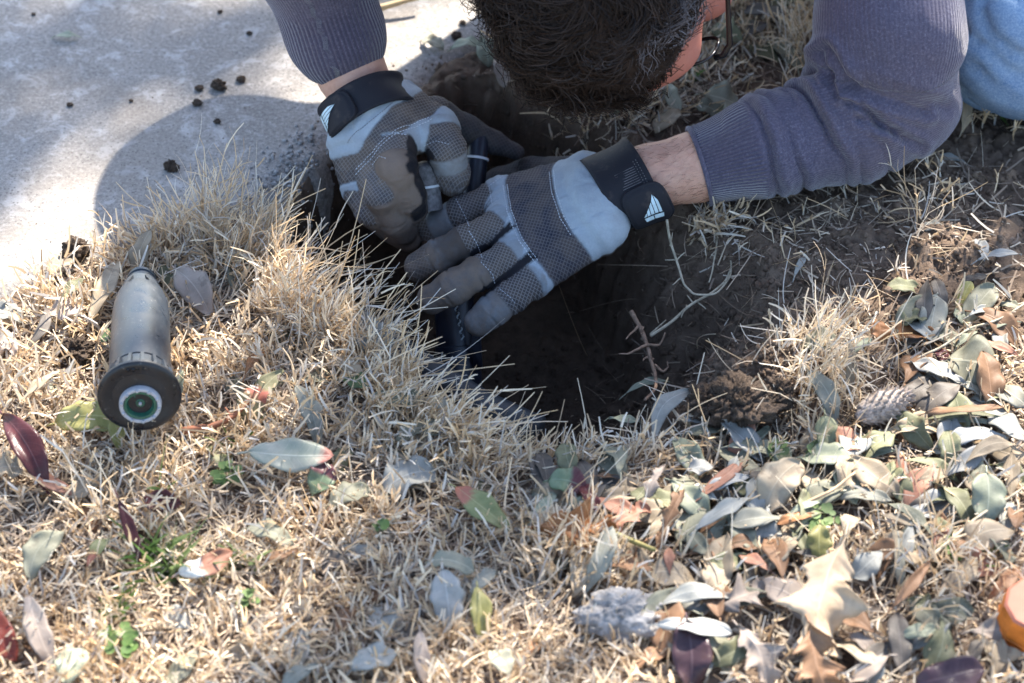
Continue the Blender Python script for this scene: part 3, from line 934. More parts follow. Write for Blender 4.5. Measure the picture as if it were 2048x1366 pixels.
# the wave of each lock
wph = lk[:, 4] * 6.28 + .18 * rng.normal(size=nh)
w1_ = nrm(np.cross(fl, nn)); amp_ = (.0014 + .0024 * lk[:, 0])[:, None] * smooth(.05, .6, sv)[None]
arg_ = sv[None] * (ln / .026)[:, None] * 6.28 * (.8 + .4 * lk[:, 1:2]) + wph[:, None]
pos = pos + w1_[:, None, :] * (amp_ * np.sin(arg_))[..., None] + nn[:, None, :] * (amp_ * .7 * np.cos(arg_))[..., None]
tan = nrm(np.gradient(pos, axis=1))
side = nrm(np.cross(tan, nn[:, None, :] + .4 * rng.normal(size=(nh, 1, 3))))
w = (.00032 + .00026 * rng.random(nh))[:, None, None] * (1 - .7 * sv ** 2)[None, :, None]
Vh = np.stack([pos - side * w, pos + side * w], 2).reshape(-1, 3)
kq = (np.arange(nh) * ns * 2)[:, None, None] + (np.arange(ns - 1) * 2)[None, :, None]
Fh = (kq + np.array([0, 1, 3, 2])[None, None, :]).reshape(-1, 4)
# the matted under-layer of hair on the scalp
gu, gv = np.meshgrid(np.linspace(-math.pi, math.pi, 97), np.linspace(0, math.pi * .78, 50), indexing='ij')
us = np.stack([np.sin(gv) * np.cos(gu), np.sin(gv) * np.sin(gu), np.cos(gv)], -1).reshape(-1, 3)
ps, n_s = skull_pt(us)
ok = hair_ok(us)
lump = .5 + .5 * vnoise(us[:, 0] * .3 + us[:, 2] * .2, us[:, 1] * .3, 12, 51, 3)
ps = ps + n_s * (.0015 + .006 * lump * smooth(0, .25, us[:, 2] + .35))[:, None] * np.where(ok, 1, -1.5)[:, None]
fi = []
for i in range(96):
    for j in range(49):
        q = (i * 50 + j, i * 50 + j + 1, (i + 1) * 50 + j + 1, (i + 1) * 50 + j)
        if all(ok[list(q)]): fi.append(q)
Fh2 = np.array(fi) + len(Vh)
m, nt, bs = newmat('dark_wavy_hair', .6, .14)
ri = N(nt, 'ShaderNodeNewGeometry').outputs['Random Per Island']
c = ramp(nt, ri, [(0, (.008, .005, .004)), (.6, (.022, .0135, .0095)), (.93, (.032, .022, .018)), (1, (.065, .05, .045))])
gy_ = N(nt, 'ShaderNodeAttribute', attribute_name='greying')
c = mix(nt, gy_.outputs['Fac'], c, (.30, .29, .32))
L(nt, c, bs.inputs['Base Color'])
M_hair = m
hair = mesh_np('hair', np.concatenate([Vh, ps]), np.concatenate([Fh, Fh2]), M_hair, person)
gry = smooth(.35, .75, u[:, 0]) * smooth(-.3, .3, u[:, 1]) * (rng.random(nh) < .4) * .7
setattr_f(hair, 'greying', np.concatenate([np.repeat(gry, ns * 2), np.zeros(len(ps))]))

# ---------------------------------------------------------------- eyeglasses
M_black = flat('black_plastic_frame', (.008, .008, .010), .25, .5)
gl = empty('eyeglasses'); gl.parent = person
eyz = -.004
def rimpts(s_):
    out = []
    for k in range(28):
        t = 2 * math.pi * k / 28
        cx, cy = math.cos(t), math.sin(t)
        e = .62
        x = math.copysign(abs(cx) ** e, cx) * .0235; y = math.copysign(abs(cy) ** e, cy) * .0165
        out.append(head(s_ * (.0315) + x, .098 - .010 * abs(s_ * .0315 + x) / .06, eyz + y))
    return out
for s_ in (-1, 1):
    b_ = MB(); p_ = rimpts(s_); b_.tube(p_ + [p_[0]], .0013, 6); b_.build('rim', M_black, gl)
    b_ = MB(); b_.add(p_ + [np.mean(p_, 0)], [(i, (i + 1) % 28, 28) for i in range(28)])
    mg = bpy.data.materials.get('lens_glass')
    if not mg:
        mg, nt, bs = newmat('lens_glass', .02, .5)
        bs.inputs['Transmission Weight'].default_value = 1.0; bs.inputs['IOR'].default_value = 1.02
    b_.build('lens', mg, gl)
    b_ = MB(); b_.tube([head(s_ * .055, .092, eyz + .008), head(s_ * .062, .090, eyz + .008), head(s_ * .0675, .083, eyz + .006), head(s_ * .0735, .05, eyz + .003), head(s_ * .0765, .0, eyz), head(s_ * .077, -.015, eyz - .016)],
                       [.0022, .0024, .0022, .0017, .0015, .0014], 8); b_.build('temple_arm', M_black, gl)
b_ = MB(); b_.tube([head(-.010, .098, eyz + .002), head(0, .102, eyz + .005), head(.010, .098, eyz + .002)], .0014, 6); b_.build('bridge', M_black, gl)
# ---------------------------------------------------------------- work gloves
LIGHT = np.array([.34, .39, .435]); NAVY = np.array([.012, .016, .036]); MESH = np.array([.046, .045, .052])
LEATH = np.array([.135, .122, .118]); BROWN = np.array([.165, .122, .098]); BLACK = np.array([.010, .010, .014]); PATCH = np.array([.28, .30, .32])

m, nt, bs = newmat('glove_fabric', .85, .2)
ca = N(nt, 'ShaderNodeVertexColor', layer_name='gcol')
gm = N(nt, 'ShaderNodeAttribute', attribute_name='gmesh')
gc = N(nt, 'ShaderNodeAttribute', attribute_name='gco')
gd = N(nt, 'ShaderNodeAttribute', attribute_name='dirt')
v = geo_pos(nt)
sp = N(nt, 'ShaderNodeSeparateXYZ'); L(nt, gc.outputs['Vector'], sp.inputs[0])
fq = 2 * math.pi / .0064
A = math_(nt, 'SINE', math_(nt, 'MULTIPLY', math_(nt, 'ADD', sp.outputs['X'], sp.outputs['Y']), fq))
B = math_(nt, 'SINE', math_(nt, 'MULTIPLY', math_(nt, 'SUBTRACT', sp.outputs['X'], sp.outputs['Y']), fq))
pat = math_(nt, 'MAXIMUM', math_(nt, 'ABSOLUTE', A), math_(nt, 'ABSOLUTE', B))     # diamond lattice
net = ramp(nt, pat, [(.90, 0.0), (.985, 1.0)])
n_d = noise(nt, v, 60, 5, .65, .3); n_f = noise(nt, v, 700, 3, .7); n_p = noise(nt, v, 28, 3)
c = ca.outputs['Color']
meshfac = math_(nt, 'MULTIPLY', gm.outputs['Fac'], net)
c = mix(nt, math_(nt, 'MULTIPLY', gd.outputs['Fac'], ramp(nt, n_d, [(.34, 0.0), (.58, 1.0)])), c, (.165, .125, .098))
c = mix(nt, math_(nt, 'MULTIPLY', gd.outputs['Fac'], ramp(nt, n_p, [(.46, 0.0), (.64, .85)])), c, (.060, .045, .037))
c = mix(nt, math_(nt, 'MULTIPLY', meshfac, .60), c, (.30, .28, .27))
c = mix(nt, ramp(nt, n_f, [(.35, .16), (.6, 0.0)]), c, mix(nt, .5, c, (.02, .02, .02)))
L(nt, c, bs.inputs['Base Color'])
h = math_(nt, 'ADD', math_(nt, 'MULTIPLY', meshfac, .9), math_(nt, 'ADD', math_(nt, 'MULTIPLY', n_f, .35), math_(nt, 'MULTIPLY', n_d, 1.6)))
bump(nt, bs, h, .7, .0009)
M_glove = m
M_stitch = flat('pale_thread', (.50, .52, .56), .7, .2)
m, nt, bs = newmat('black_neoprene', .7, .3)
v = geo_pos(nt); n1 = noise(nt, v, 70, 5, .65); n2 = noise(nt, v, 900, 2)
L(nt, mix(nt, ramp(nt, n1, [(.55, 0.0), (.75, .6)]), (.012, .012, .017), (.085, .065, .055)), bs.inputs['Base Color'])
bump(nt, bs, n2, .4, .0004)
M_neo = m
M_logo = flat('pale_blue_print', (.50, .62, .66), .6, .3, 200, .2)

def glove(H, cfg):
    K = [f['p'][0] for f in H['fingers']]; n = H['normal']
    allp = np.concatenate([f['p'] for f in H['fingers'] + [H['thumb']]] + [H['W']])
    G = Field(allp.min(0) - .028, allp.max(0) + .028, .00115)
    hand_field(G, H)
    V, Q = G.mesh(); V = relax(V, Q, 2, .5)
    Nn = vnormals(V, Q)
    # palm coordinates
    W = np.array(H['W']); Kk = np.array(K)
    across = nrm(Kk[3] - Kk[0] + W[3] - W[0])
    def pos_b(b):
        i = np.clip(b * 3, 0, 2.999); j = i.astype(int); f = (i - j)[:, None]
        return W[j] * (1 - f) + W[j + 1] * f, Kk[j] * (1 - f) + Kk[j + 1] * f
    w0, w1 = (W[0] @ across), (W[3] @ across); k0, k1 = (Kk[0] @ across), (Kk[3] @ across)
    a = np.full(len(V), .5)
    s_ = V @ across
    for _ in range(4):
        lo = w0 * (1 - a) + k0 * a; hi = w1 * (1 - a) + k1 * a
        b = (s_ - lo) / (hi - lo)
        pw, pk = pos_b(np.clip(b, 0, 1))
        d = pk - pw
        a = np.clip(np.sum((V - pw) * d, 1) / np.sum(d * d, 1), -.4, 1.5)
    # fingers
    nf = 5; fs = H['fingers'] + [H['thumb']]
    best = np.full(len(V), 1e9); fid = np.zeros(len(V), int); ft = np.zeros(len(V)); lat = np.zeros(len(V)); dor = np.zeros(len(V)); arcx = np.zeros(len(V)); seg = np.zeros(len(V))
    for i, f in enumerate(fs):
        Ls = [0]
        for j in range(3): Ls.append(Ls[-1] + np.linalg.norm(f['p'][j + 1] - f['p'][j]))
        for j in range(3):
            A_, B_ = f['p'][j], f['p'][j + 1]; D = B_ - A_; l2 = D @ D
            t = np.clip(((V - A_) @ D) / l2, -2 if j == 0 else 0, 1.6 if j == 2 else 1)
            q = V - A_ - np.clip(t, 0, 1)[:, None] * D
            dist = np.linalg.norm(q, axis=1) - (f['r'][j] + (f['r'][j + 1] - f['r'][j]) * np.clip(t, 0, 1))
            e = nrm(np.cross(nrm(D), n)); g = np.cross(e, nrm(D)); g = g * np.sign(g @ n)
            m_ = dist < best
            best = np.where(m_, dist, best); fid = np.where(m_, i, fid)
            ft = np.where(m_, Ls[j] + t * math.sqrt(l2), ft)
            lt = (q @ e) / f['r'][j]; dr = (q @ g) / f['r'][j]
            lat = np.where(m_, lt, lat); dor = np.where(m_, dr, dor)
            arcx = np.where(m_, np.arctan2(lt, dr) * f['r'][j], arcx)
    def sm(arr, it=4):
        e_ = np.concatenate([Q[:, [0, 1]], Q[:, [1, 2]], Q[:, [2, 3]], Q[:, [3, 0]]])
        cnt = np.bincount(e_.ravel(), minlength=len(V)) + 1.0
        for _ in range(it):
            arr = (arr + np.bincount(e_[:, 0], arr[e_[:, 1]], len(V)) + np.bincount(e_[:, 1], arr[e_[:, 0]], len(V))) / cnt
        return arr
    dorsal = sm(Nn @ n); lat = sm(lat); dor = sm(dor); ft = sm(ft, 2); a = sm(a, 5); b = sm(b, 3)
    C = np.tile(LIGHT, (len(V), 1)); ms = np.zeros(len(V)); dirt = np.full(len(V), .16)
    ac = a + cfg['bow'] * (b - .5) ** 2
    plen = np.linalg.norm(Kk.mean(0) - W.mean(0)); pwid = np.linalg.norm(Kk[3] - Kk[0])
    isf = (fid < 4) & (ft > 0.000) & (best < .003)
    ist = (fid == 4) & (ft > .004) & (best < .004) & (best < cfg.get('thk', .01))
    palm = ~isf & ~ist
    band = palm & (ac > cfg['b0']) & (ac < cfg['b1'])
    C[band] = cfg['band']; ms[band] = cfg.get('bm', .6); dirt[band] = cfg['bd']
    under_ = (dorsal < -.12) & palm
    C[under_] = MESH * .6; ms[under_] = 0; dirt[under_] = .4
    coX = np.where(palm, a * plen, ft); coY = np.where(palm, b * pwid, arcx)
    blk = []
    for i in range(4):
        z = cfg['z'][i]; f = H['fingers'][i]
        Lf = sum(np.linalg.norm(f['p'][j + 1] - f['p'][j]) for j in range(3)) + f['r'][3]
        sel = isf & (fid == i); t = ft / Lf
        for lo, hi, cc, mm, dd in z:
            s2 = sel & (t >= lo) & (t < hi)
            C[s2] = cc; ms[s2] = mm; dirt[s2] = dd
        side_ = sel & (lat * cfg['sg'][i] > .70) & (dor < .70) & (t < cfg['ft'][i]) & (t < .93) & (t > cfg.get('f0', -.02))
        C[side_] = BLACK; ms[side_] = 0; dirt[side_] = .12
        if cfg.get('pair') and i < 3:
            f2 = H['fingers'][i + 1]
            def fd(ff):
                g = np.full(len(V), 1e9); tt = np.zeros(len(V)); acc = 0
                for j in range(2):
                    A_, B_ = ff['p'][j], ff['p'][j + 1]; D = B_ - A_; l_ = np.linalg.norm(D)
                    t_ = ((V - A_) @ D) / l_ ** 2; tc_ = np.clip(t_, -.35 if j == 0 else 0, 1)
                    ds_ = np.linalg.norm(V - A_ - tc_[:, None] * D, axis=1) - ff['r'][j]
                    m2 = ds_ < g; g = np.where(m2, ds_, g); tt = np.where(m2, acc + tc_ * l_, tt); acc += l_
                return g, tt
            g1, t1 = fd(f); g2, t2 = fd(f2)
            sl = (np.abs(sm(g1 - g2, 2)) < .0046) & (np.minimum(g1, g2) < .0070) & (np.minimum(t1, t2) > -.0045) & (np.maximum(t1, t2) < cfg['pair'])
            blk.append(sl)
        bot = sel & (dor < -.35); C[bot] = LEATH * .45; ms[bot] = 0; dirt[bot] = .6
    for sl in blk: C[sl] = BLACK; ms[sl] = 0; dirt[sl] = .05
    C[ist] = cfg['thumbc']; dirt[ist] = .25; ms[ist] = .15
    # soft seams: grooves at the borders of the zones and creases over the joints
    dz = np.zeros(len(V))
    for bb in (cfg['b0'], cfg['b1']): dz -= .0007 * np.exp(-(((ac - bb) * plen) / .0011) ** 2) * palm
    for i in range(4):
        f = H['fingers'][i]; Lf = sum(np.linalg.norm(f['p'][j + 1] - f['p'][j]) for j in range(3)) + f['r'][3]
        sel = isf & (fid == i)
        Lj = 0
        for j in (0, 1):
            Lj += np.linalg.norm(f['p'][j + 1] - f['p'][j])
            for o_ in (-.0036, -.0012, .0014, .0038): dz -= .00065 * np.exp(-((ft + .0012 * np.sin(lat * 2.5 + o_ * 900) - Lj - o_) / .00075) ** 2) * sel * (.5 + .5 * np.cos(lat * 1.4 + o_ * 500))
        for z in cfg['z'][i][1:]: dz -= .0007 * np.exp(-((ft - z[0] * Lf) / .0010) ** 2) * sel
    # baggy cloth: gentle folds
    fold = vnoise(coX * .6 + fid, coY, 70, 61, 3)
    dz += .0008 * fold + .0008 * vnoise(coX + fid * .1, coY * .5, 160, 63, 3)
    if 'folds' in cfg:
        for a0, dp, wd_ in cfg['folds']: dz += dp * np.exp(-(((ac - a0) * plen) / wd_) ** 2) * palm * (.6 + .4 * vnoise(b, a, 3, 5, 2))
    V = V + Nn * dz[:, None]
    o = mesh_np('work_glove', V, Q, M_glove, person)
    C = np.stack([sm(C[:, k], 1) for k in range(3)], -1)
    setattr_c(o, 'gcol', C); setattr_f(o, 'gmesh', ms); setattr_f(o, 'dirt', dirt)
    setattr_v(o, 'gco', np.c_[V[:, 0] * math.cos(cfg['rot']) + (V[:, 1] * .85 + V[:, 2] * .53) * math.sin(cfg['rot']), -V[:, 0] * math.sin(cfg['rot']) + (V[:, 1] * .85 + V[:, 2] * .53) * math.cos(cfg['rot']), 0 * coX])
    bvh = BVHTree.FromPolygons([tuple(x) for x in V], [tuple(int(k) for k in q) for q in Q])
    def iso(val):
        out = []
        for bb_ in np.linspace(.02, .98, 60):
            aa_ = val - cfg['bow'] * (bb_ - .5) ** 2
            w_, k_ = pos_b(np.array([bb_])); X_ = (w_ + (k_ - w_) * aa_)[0]
            r_ = bvh.ray_cast(Vector(X_ + n * .06), Vector(-n))
            if r_[0] is not None: out.append((np.array(r_[0]) + np.array(r_[1]) * .0002, np.array(r_[1])))
        return out
    return o, bvh, iso, plen

def hit(bvh, px, py):
    d = nrm(FWD * KPX + RT * (px - 1024) + UPV * (683 - py))
    r_ = bvh.ray_cast(Vector(CAM), Vector(d))
    return (np.array(r_[0]), np.array(r_[1])) if r_[0] is not None else None

def stitches(paths, bvh, parent, pitch=.0026, slen=.0015, rad=.00032, name='stitching', mat=None):
    """short stitches of thread sewn along lines on the glove; every line is laid onto its surface"""
    mb = MB()
    for path in paths:
        pts = [] if isinstance(path[0][0], (int, float)) else list(path)
        for (x0, y0), (x1, y1) in (zip(path[:-1], path[1:]) if not pts else ()):
            k = max(2, int(math.hypot(x1 - x0, y1 - y0) / 2))
            for j in range(k):
                r_ = hit(bvh, x0 + (x1 - x0) * j / k, y0 + (y1 - y0) * j / k)
                if r_: pts.append((r_[0] + r_[1] * .0002, r_[1]))
        acc = 0; i = 1; start = 0
        if len(pts) < 3: continue
        Pp = np.array([p for p, _ in pts]); d = np.r_[0, np.cumsum(np.linalg.norm(np.diff(Pp, axis=0), axis=1))]
        jump = np.r_[np.linalg.norm(np.diff(Pp, axis=0), axis=1), 0] > .004
        s0 = 0.0
        while s0 + slen < d[-1]:
            a_ = np.array([np.interp(s0, d, Pp[:, k]) for k in range(3)]); b_ = np.array([np.interp(s0 + slen, d, Pp[:, k]) for k in range(3)])
            j = min(np.searchsorted(d, s0), len(jump) - 1)
            if not jump[max(0, j - 1)] and not jump[j]: mb.tube([a_, b_], rad, 5)
            s0 += pitch
    st = mb.build(name, mat or M_stitch, None)
    import bmesh
    bm = bmesh.new(); bm.from_mesh(parent.data); n0 = len(bm.faces)
    parent.data.materials.append(mat or M_stitch); mi = len(parent.data.materials) - 1
    bm.from_mesh(st.data); bm.faces.ensure_lookup_table()
    for f in bm.faces[n0:]: f.material_index = mi
    bm.to_mesh(parent.data); bm.free()
    bpy.data.objects.remove(st)

def off(path, dx, dy): return [(x + dx, y + dy) for x, y in path]
# -- zones along the fingers: (from, to, colour, lattice, dirt)
zA = [(-.1, .10, LIGHT * .8, 0, .35), (.10, .42, MESH, 1, .55), (.42, .70, PATCH * .62, 0, .95), (.70, 1.3, LEATH * .6, .35, .9)]
zA1 = [(-.1, .10, LIGHT * .9, 0, .35), (.08, .45, MESH, 1, .4), (.45, .68, PATCH * .9, 0, .4), (.68, 1.3, MESH * 1.5, .9, .9)]
zA3 = [(-.1, .12, LIGHT * .8, 0, .35), (.12, .40, MESH, 1, .5), (.40, 1.3, LEATH * .85, 0, .95)]
zA4 = [(-.1, .08, LIGHT * .8, 0, .5), (.08, .50, MESH, 1, .4), (.50, 1.3, PATCH * .55, 0, .6)]
glA, bvhA, isoA, plA = glove(HAND_A, dict(rot=.45, pair=.042, sg=(0, 0, 0, 0), ft=(0, 0, 0, 0), bow=.10, b0=.37, b1=.90, band=NAVY, bm=.5, bd=.42, z=[zA1, zA, zA3, zA4], thumbc=MESH * .5, fw=.74,
                              folds=((.10, .0022, .006), (.24, -.0016, .004))))
tag(glA, 'grey and navy work glove of the flat left hand')
zB1 = [(-.1, .12, LIGHT * .9, 0, .3), (.12, .36, MESH * 1.2, 1, .6), (.36, .58, PATCH * 1.0, 0, .55), (.58, 1.3, MESH * 1.7, 1, .9)]
zB2 = [(-.1, .02, LIGHT * .9, 0, .2), (.02, .20, MESH * 1.5, .9, .6), (.20, 1.3, BROWN * 1.1, 0, .6)]
zB3 = [(-.1, .02, LIGHT * .8, 0, .3), (.02, .3, MESH * 1.5, .9, .8), (.3, 1.3, BROWN * 1.0, 0, .75)]
glB, bvhB, isoB, plB = glove(HAND_B, dict(rot=-.2, sg=(1, -1, 0, 0), ft=(.6, .85, 0, 0), bow=.10, b0=.34, b1=.88, band=MESH * 1.15, bm=.7, bd=.75, z=[zB1, zB2, zB3, zB3], thumbc=MESH * .7, fw=.80,
                              folds=((.02, .0018, .004), (.10, -.0016, .003))))
tag(glB, 'grey and brown muddy work glove of the gripping right hand')

SA1 = [(1000, 350), (1012, 385), (1030, 430), (1052, 480), (1075, 530), (1095, 575)]
SA2 = [(1050, 332), (1082, 366), (1108, 415), (1128, 470), (1142, 528)]
stitches([isoA(.965), isoA(.965 + .0030 / plA), isoA(.455), isoA(.455 + .0030 / plA)], bvhA, glA)
stitches([[(912, 398), (928, 428), (940, 456)], [(938, 462), (955, 490), (966, 520)], [(962, 524), (985, 548), (990, 570)], [(1000, 578), (1020, 594), (1034, 612)],
          [(1006, 352), (978, 372), (985, 412)]], bvhA, glA, .0024, .0013, .00026)
SB1 = [(722, 372), (735, 335), (760, 298), (795, 270), (840, 250), (885, 240)]
SB2 = [(692, 345), (702, 300), (728, 262), (765, 232), (810, 215), (850, 212)]
stitches([isoB(1.00), isoB(1.00 + .0028 / plB)], bvhB, glB)
stitches([[(770, 272), (790, 266), (815, 270)], [(745, 330), (758, 312), (775, 318)], [(848, 292), (872, 282), (905, 290)]], bvhB, glB, .0024, .0013, .00026)
M_dull = flat('dull_thread', (.18, .17, .18), .7, .2)
stitches([isoB(.40)], bvhB, glB, .002, .0014, .00022, 'stitching', M_dull)

# -- cuffs: a band of neoprene, a wrap tab and its printed emblem
def cuff(parent, c0, c1, ra, rb, upv, thick=.0022, bowu=0.0):
    ax_ = nrm(c1 - c0); Lc = np.linalg.norm(c1 - c0)
    e3 = nrm(upv - ax_ * (upv @ ax_)); e2 = np.cross(e3, ax_)
    def pt(u_, th, o=0.0):
        rr = 1.0 + .03 * math.sin(2 * th + .5)
        fl = .0012 * math.exp(-((u_ - 1) / .12) ** 2)
        f_ = ra[0] + (ra[1] - ra[0]) * u_, rb[0] + (rb[1] - rb[0]) * u_
        return c0 + ax_ * (Lc * u_) + e2 * ((f_[0] * rr + o + fl) * math.cos(th)) + e3 * ((f_[1] + o + fl) * math.sin(th))
    nu, nt_ = 14, 72; V = []; F = []
    us = [i / (nu - 1) for i in range(nu)]
    prof = [(u_, 0.0) for u_ in us] + [(1.02, -thick * .3), (1.0, -thick)] + [(u_, -thick) for u_ in us[::-1][1:]] 
    for u_, o_ in prof:
        for k in range(nt_):
            th = 2 * math.pi * k / nt_
            lip = .0010 * (math.exp(-((u_ - .97) / .03) ** 2) - .8 * math.exp(-((u_ - .88) / .02) ** 2)) if o_ == 0 else 0
            V.append(pt(u_, th, o_ + lip + (.0006 * math.sin(3 * th + u_ * 5) if o_ == 0 else 0)))
    for i in range(len(prof)):
        i2 = (i + 1) % len(prof)
        for k in range(nt_):
            k2 = (k + 1) % nt_
            F.append((i * nt_ + k, i * nt_ + k2, i2 * nt_ + k2, i2 * nt_ + k))
    mesh_py('wrist_band', V, F, M_neo, parent)
    return pt
def tab(parent, pt, uc, du, tc, dt, oo=.0034, rot=0.0):
    V = []; F = []
    rings = [0, .25, .5, .75, .86, .90, .94, 1.0, 1.0]; hh = [0, 0, 0, 0, 0, -.0008, 0, -.0012, -.0034]
    nk = 48
    for r_, h_ in zip(rings, hh):
        for k in range(nk):
            t = 2 * math.pi * k / nk; cx, cy = math.cos(t), math.sin(t); e = .5
            x = math.copysign(abs(cx) ** e, cx) * r_; y = math.copysign(abs(cy) ** e, cy) * r_
            V.append(pt(uc + du * x + rot * y, tc + dt * y, oo + h_))
    for i in range(len(rings) - 1):
        for k in range(nk):
            k2 = (k + 1) % nk
            F.append((i * nk + k, i * nk + k2, (i + 1) * nk + k2, (i + 1) * nk + k))
    return mesh_py('wrap_tab', V, F, M_neo, parent)
def emblem(parent, pt, uc, du, tc, dt, oo, rot=0.0, flip=1):
    """a slim triangle of upright stripes over two short blocks"""
    mb = MB()
    def quad(pl):
        Vt = []; k = 6
        # subdivide so the print follows the curve of the tab
        (x0, y0), (x1, y1), (x2, y2), (x3, y3) = pl
        for i in range(k + 1):
            for j in range(2):
                f = i / k
                a_ = (x0 + (x3 - x0) * f, y0 + (y3 - y0) * f); b_ = (x1 + (x2 - x1) * f, y1 + (y2 - y1) * f)
                q = a_ if j == 0 else b_
                Vt.append(pt(uc + du * q[0] * flip + rot * q[1], tc + dt * q[1], oo))
        mb.add(Vt, [(2 * i, 2 * i + 1, 2 * i + 3, 2 * i + 2) for i in range(k)])
    edges = [-1, -.62, -.22, .20, .62, 1.0]
    for i in range(5):
        x0, x1 = edges[i] + .03, edges[i + 1] - .05
        top = lambda x: -.35 + 1.35 * (x + 1) / 2 * 1.0 if x < .45 else 1.0 - 1.15 * (x - .45)
        y0 = -.40
        quad([(x0, y0), (x1, y0), (x1 * .9, max(top(x1), y0 + .05)), (x0 * .9, max(top(x0), y0 + .05))])
    quad([(-.8, -.85), (.02, -.85), (-.02, -.50), (-.95, -.50)])
    quad([(.12, -.85), (1.0, -.85), (1.05, -.50), (.08, -.50)])
    mb.build('emblem', M_logo, parent, False)
ptA = cuff(glA, P(1196, 396, .026), P(1286, 354, .035), (.0305, .0315), (.0240, .0250), np.array([0.05, -.25, 1.0]))
tA = tab(glA, ptA, .74, .46, R(163), R(38), .0036, .06)
emblem(tA, ptA, .76, .20, R(160), R(-22), .0044, .0)
mb = MB()
for k in range(8):   # printed bars of thread across the top of the band
    th = R(122 - 3.4 * k)
    mb.tube([ptA(.38, th, .0003), ptA(.62, th, .0004), ptA(.80, th, .0003)], .00022, 4)
for k in range(9):
    for u_ in (.84, .90): 
        th = R(124 - 4.2 * k); mb.tube([ptA(u_, th, .0004), ptA(u_, th + .03, .0004)], .00026, 4)
mb.build('printed_bars', M_dull, glA)
ptB = cuff(glB, P(754, 244, .055), P(724, 188, .065), (.0320, .0305), (.0250, .0240), np.array([-.1, -.25, 1.0]))
tB = tab(glB, ptB, .50, .52, R(30), R(38), .0034, -.06)
emblem(tB, ptB, .52, .26, R(24), R(26), .0042, .0, 1)
# ================================================================ sprinkler head lying on the grass
GR = .012
def worn_plastic(name, c, dusty):
    m, nt, bs = newmat(name, .42, .35)
    v = geo_pos(nt)
    n1 = noise(nt, v, 55, 5, .7, .6); n2 = noise(nt, v, 380, 4, .7)
    cc = mix(nt, ramp(nt, n1, [(.35, 0.0), (.72, dusty)]), c, (.26, .27, .28))
    cc = mix(nt, ramp(nt, n2, [(.62, 0.0), (.72, .5)]), cc, (.28, .27, .25))
    L(nt, cc, bs.inputs['Base Color'])
    L(nt, ramp(nt, n1, [(.3, .22), (.7, .5)]), bs.inputs['Roughness'])
    bump(nt, bs, n2, .25, .0003)
    return m
M_body = worn_plastic('worn_grey_plastic', (.020, .027, .037), .13)
M_flange = worn_plastic('black_plastic', (.009, .010, .013), .05)
M_ring = flat('white_plastic', (.36, .36, .38), .45, .5, 300, .12)
M_green = flat('dark_green_plastic', (.018, .085, .055), .3, .5, 200, .3)
Ta = P(283, 556, .030); Fa = P(279, 794, .052)
ax_s = nrm(Fa - Ta); LS = np.linalg.norm(Fa - Ta)
spr = empty('sprinkler_head', (Ta + Fa) / 2 - [0, 0, .03])
tag(spr, 'black pop-up sprinkler head with green nozzle and white ring lying on dry grass', 'sprinkler')
b0 = .028
def sp_part(o): under(o, spr); return o
sp_part(lathe('inlet', [(0, .0085), (.001, .0098), (.0035, .0098), (.004, .0090), (.0065, .0090), (.007, .0100), (.014, .0104)], Ta, Fa, M_body))
bd = sp_part(lathe('body', [(.0142, .0104), (.0145, .0128), (.025, .0142), (.0255, .0156), (.036, .0180), (.050, .0192), (LS - .056, .0196), (LS - .055, .0198), (LS - .022, .0201), (LS - .0215, .0190)], Ta, Fa, M_body))
mb = MB()
e_ = nrm(np.cross(ax_s, [0, 0, 1.0])); f_ = np.cross(ax_s, e_); f_ = f_ * np.sign(f_[2])
for k in range(8):
    t = 2 * math.pi * (k + .5) / 8; r0 = e_ * math.cos(t) + f_ * math.sin(t); sd_ = np.cross(ax_s, r0)
    a_ = Ta + ax_s * .0155 + r0 * .0135; b_ = Ta + ax_s * .026 + r0 * .0168
    mb.add([a_ - sd_ * .0012, a_ + sd_ * .0012, b_ + sd_ * .0012, b_ - sd_ * .0012] , [(0, 1, 2, 3)])
o = mb.build('shoulder_rib', M_body, None); under(o, spr)
# collar with grip ribs and the wide cap
co_ = sp_part(lathe('collar', [(LS - .020, .0195), (LS - .0195, .0206), (LS - .010, .0212), (LS - .0075, .0222), (LS - .004, .0240)], Ta, Fa, M_body))
for k in range(18):
    t = 2 * math.pi * k / 18; r0 = e_ * math.cos(t) + f_ * math.sin(t); sd_ = np.cross(ax_s, r0)
    mb = MB()
    V8 = []
    for s_, rr in ((LS - .019, .0209), (LS - .0045, .0236)):
        for hgt in (-.0005, .0013):
            for w_ in (-.0011, .0011): V8.append(Ta + ax_s * s_ + r0 * (rr + hgt) + sd_ * w_)
    mb.add(V8, [(0, 1, 3, 2), (4, 6, 7, 5), (0, 2, 6, 4), (1, 5, 7, 3), (2, 3, 7, 6), (0, 4, 5, 1)])
    o = mb.build('grip_rib', M_body, None, False); o.parent = co_; o.matrix_parent_inverse = co_.matrix_parent_inverse if False else Matrix.Translation(Vector((0, 0, 0)))
RF = .0266
cx_ = Fa - f_ * .0052      # the riser seal sits low in the cap
cap_ = sp_part(lathe('cap', [(LS - .0040, .0235), (LS - .0038, RF - .001), (LS - .0030, RF), (LS - .001, RF), (LS, RF - .001), (LS + .0004, RF - .003), (LS - .0002, RF - .006), (LS - .0012, .0165), (LS - .004, .0163)], Ta, Fa, M_flange, n=72, capped=False))
disk = lathe('cap_face', [(0, .0170), (.0006, .0170), (.0008, .0150)], Fa - ax_s * .0016, Fa + ax_s, M_flange); sp_part(disk)
ring_ = sp_part(lathe('seal_ring', [(-.001, .0136), (.0022, .0134), (.0030, .0129), (.0032, .0120), (.0028, .0109), (.0016, .0106), (-.004, .0106)], cx_, cx_ + ax_s, M_ring, n=64, capped=False))
mb = MB()
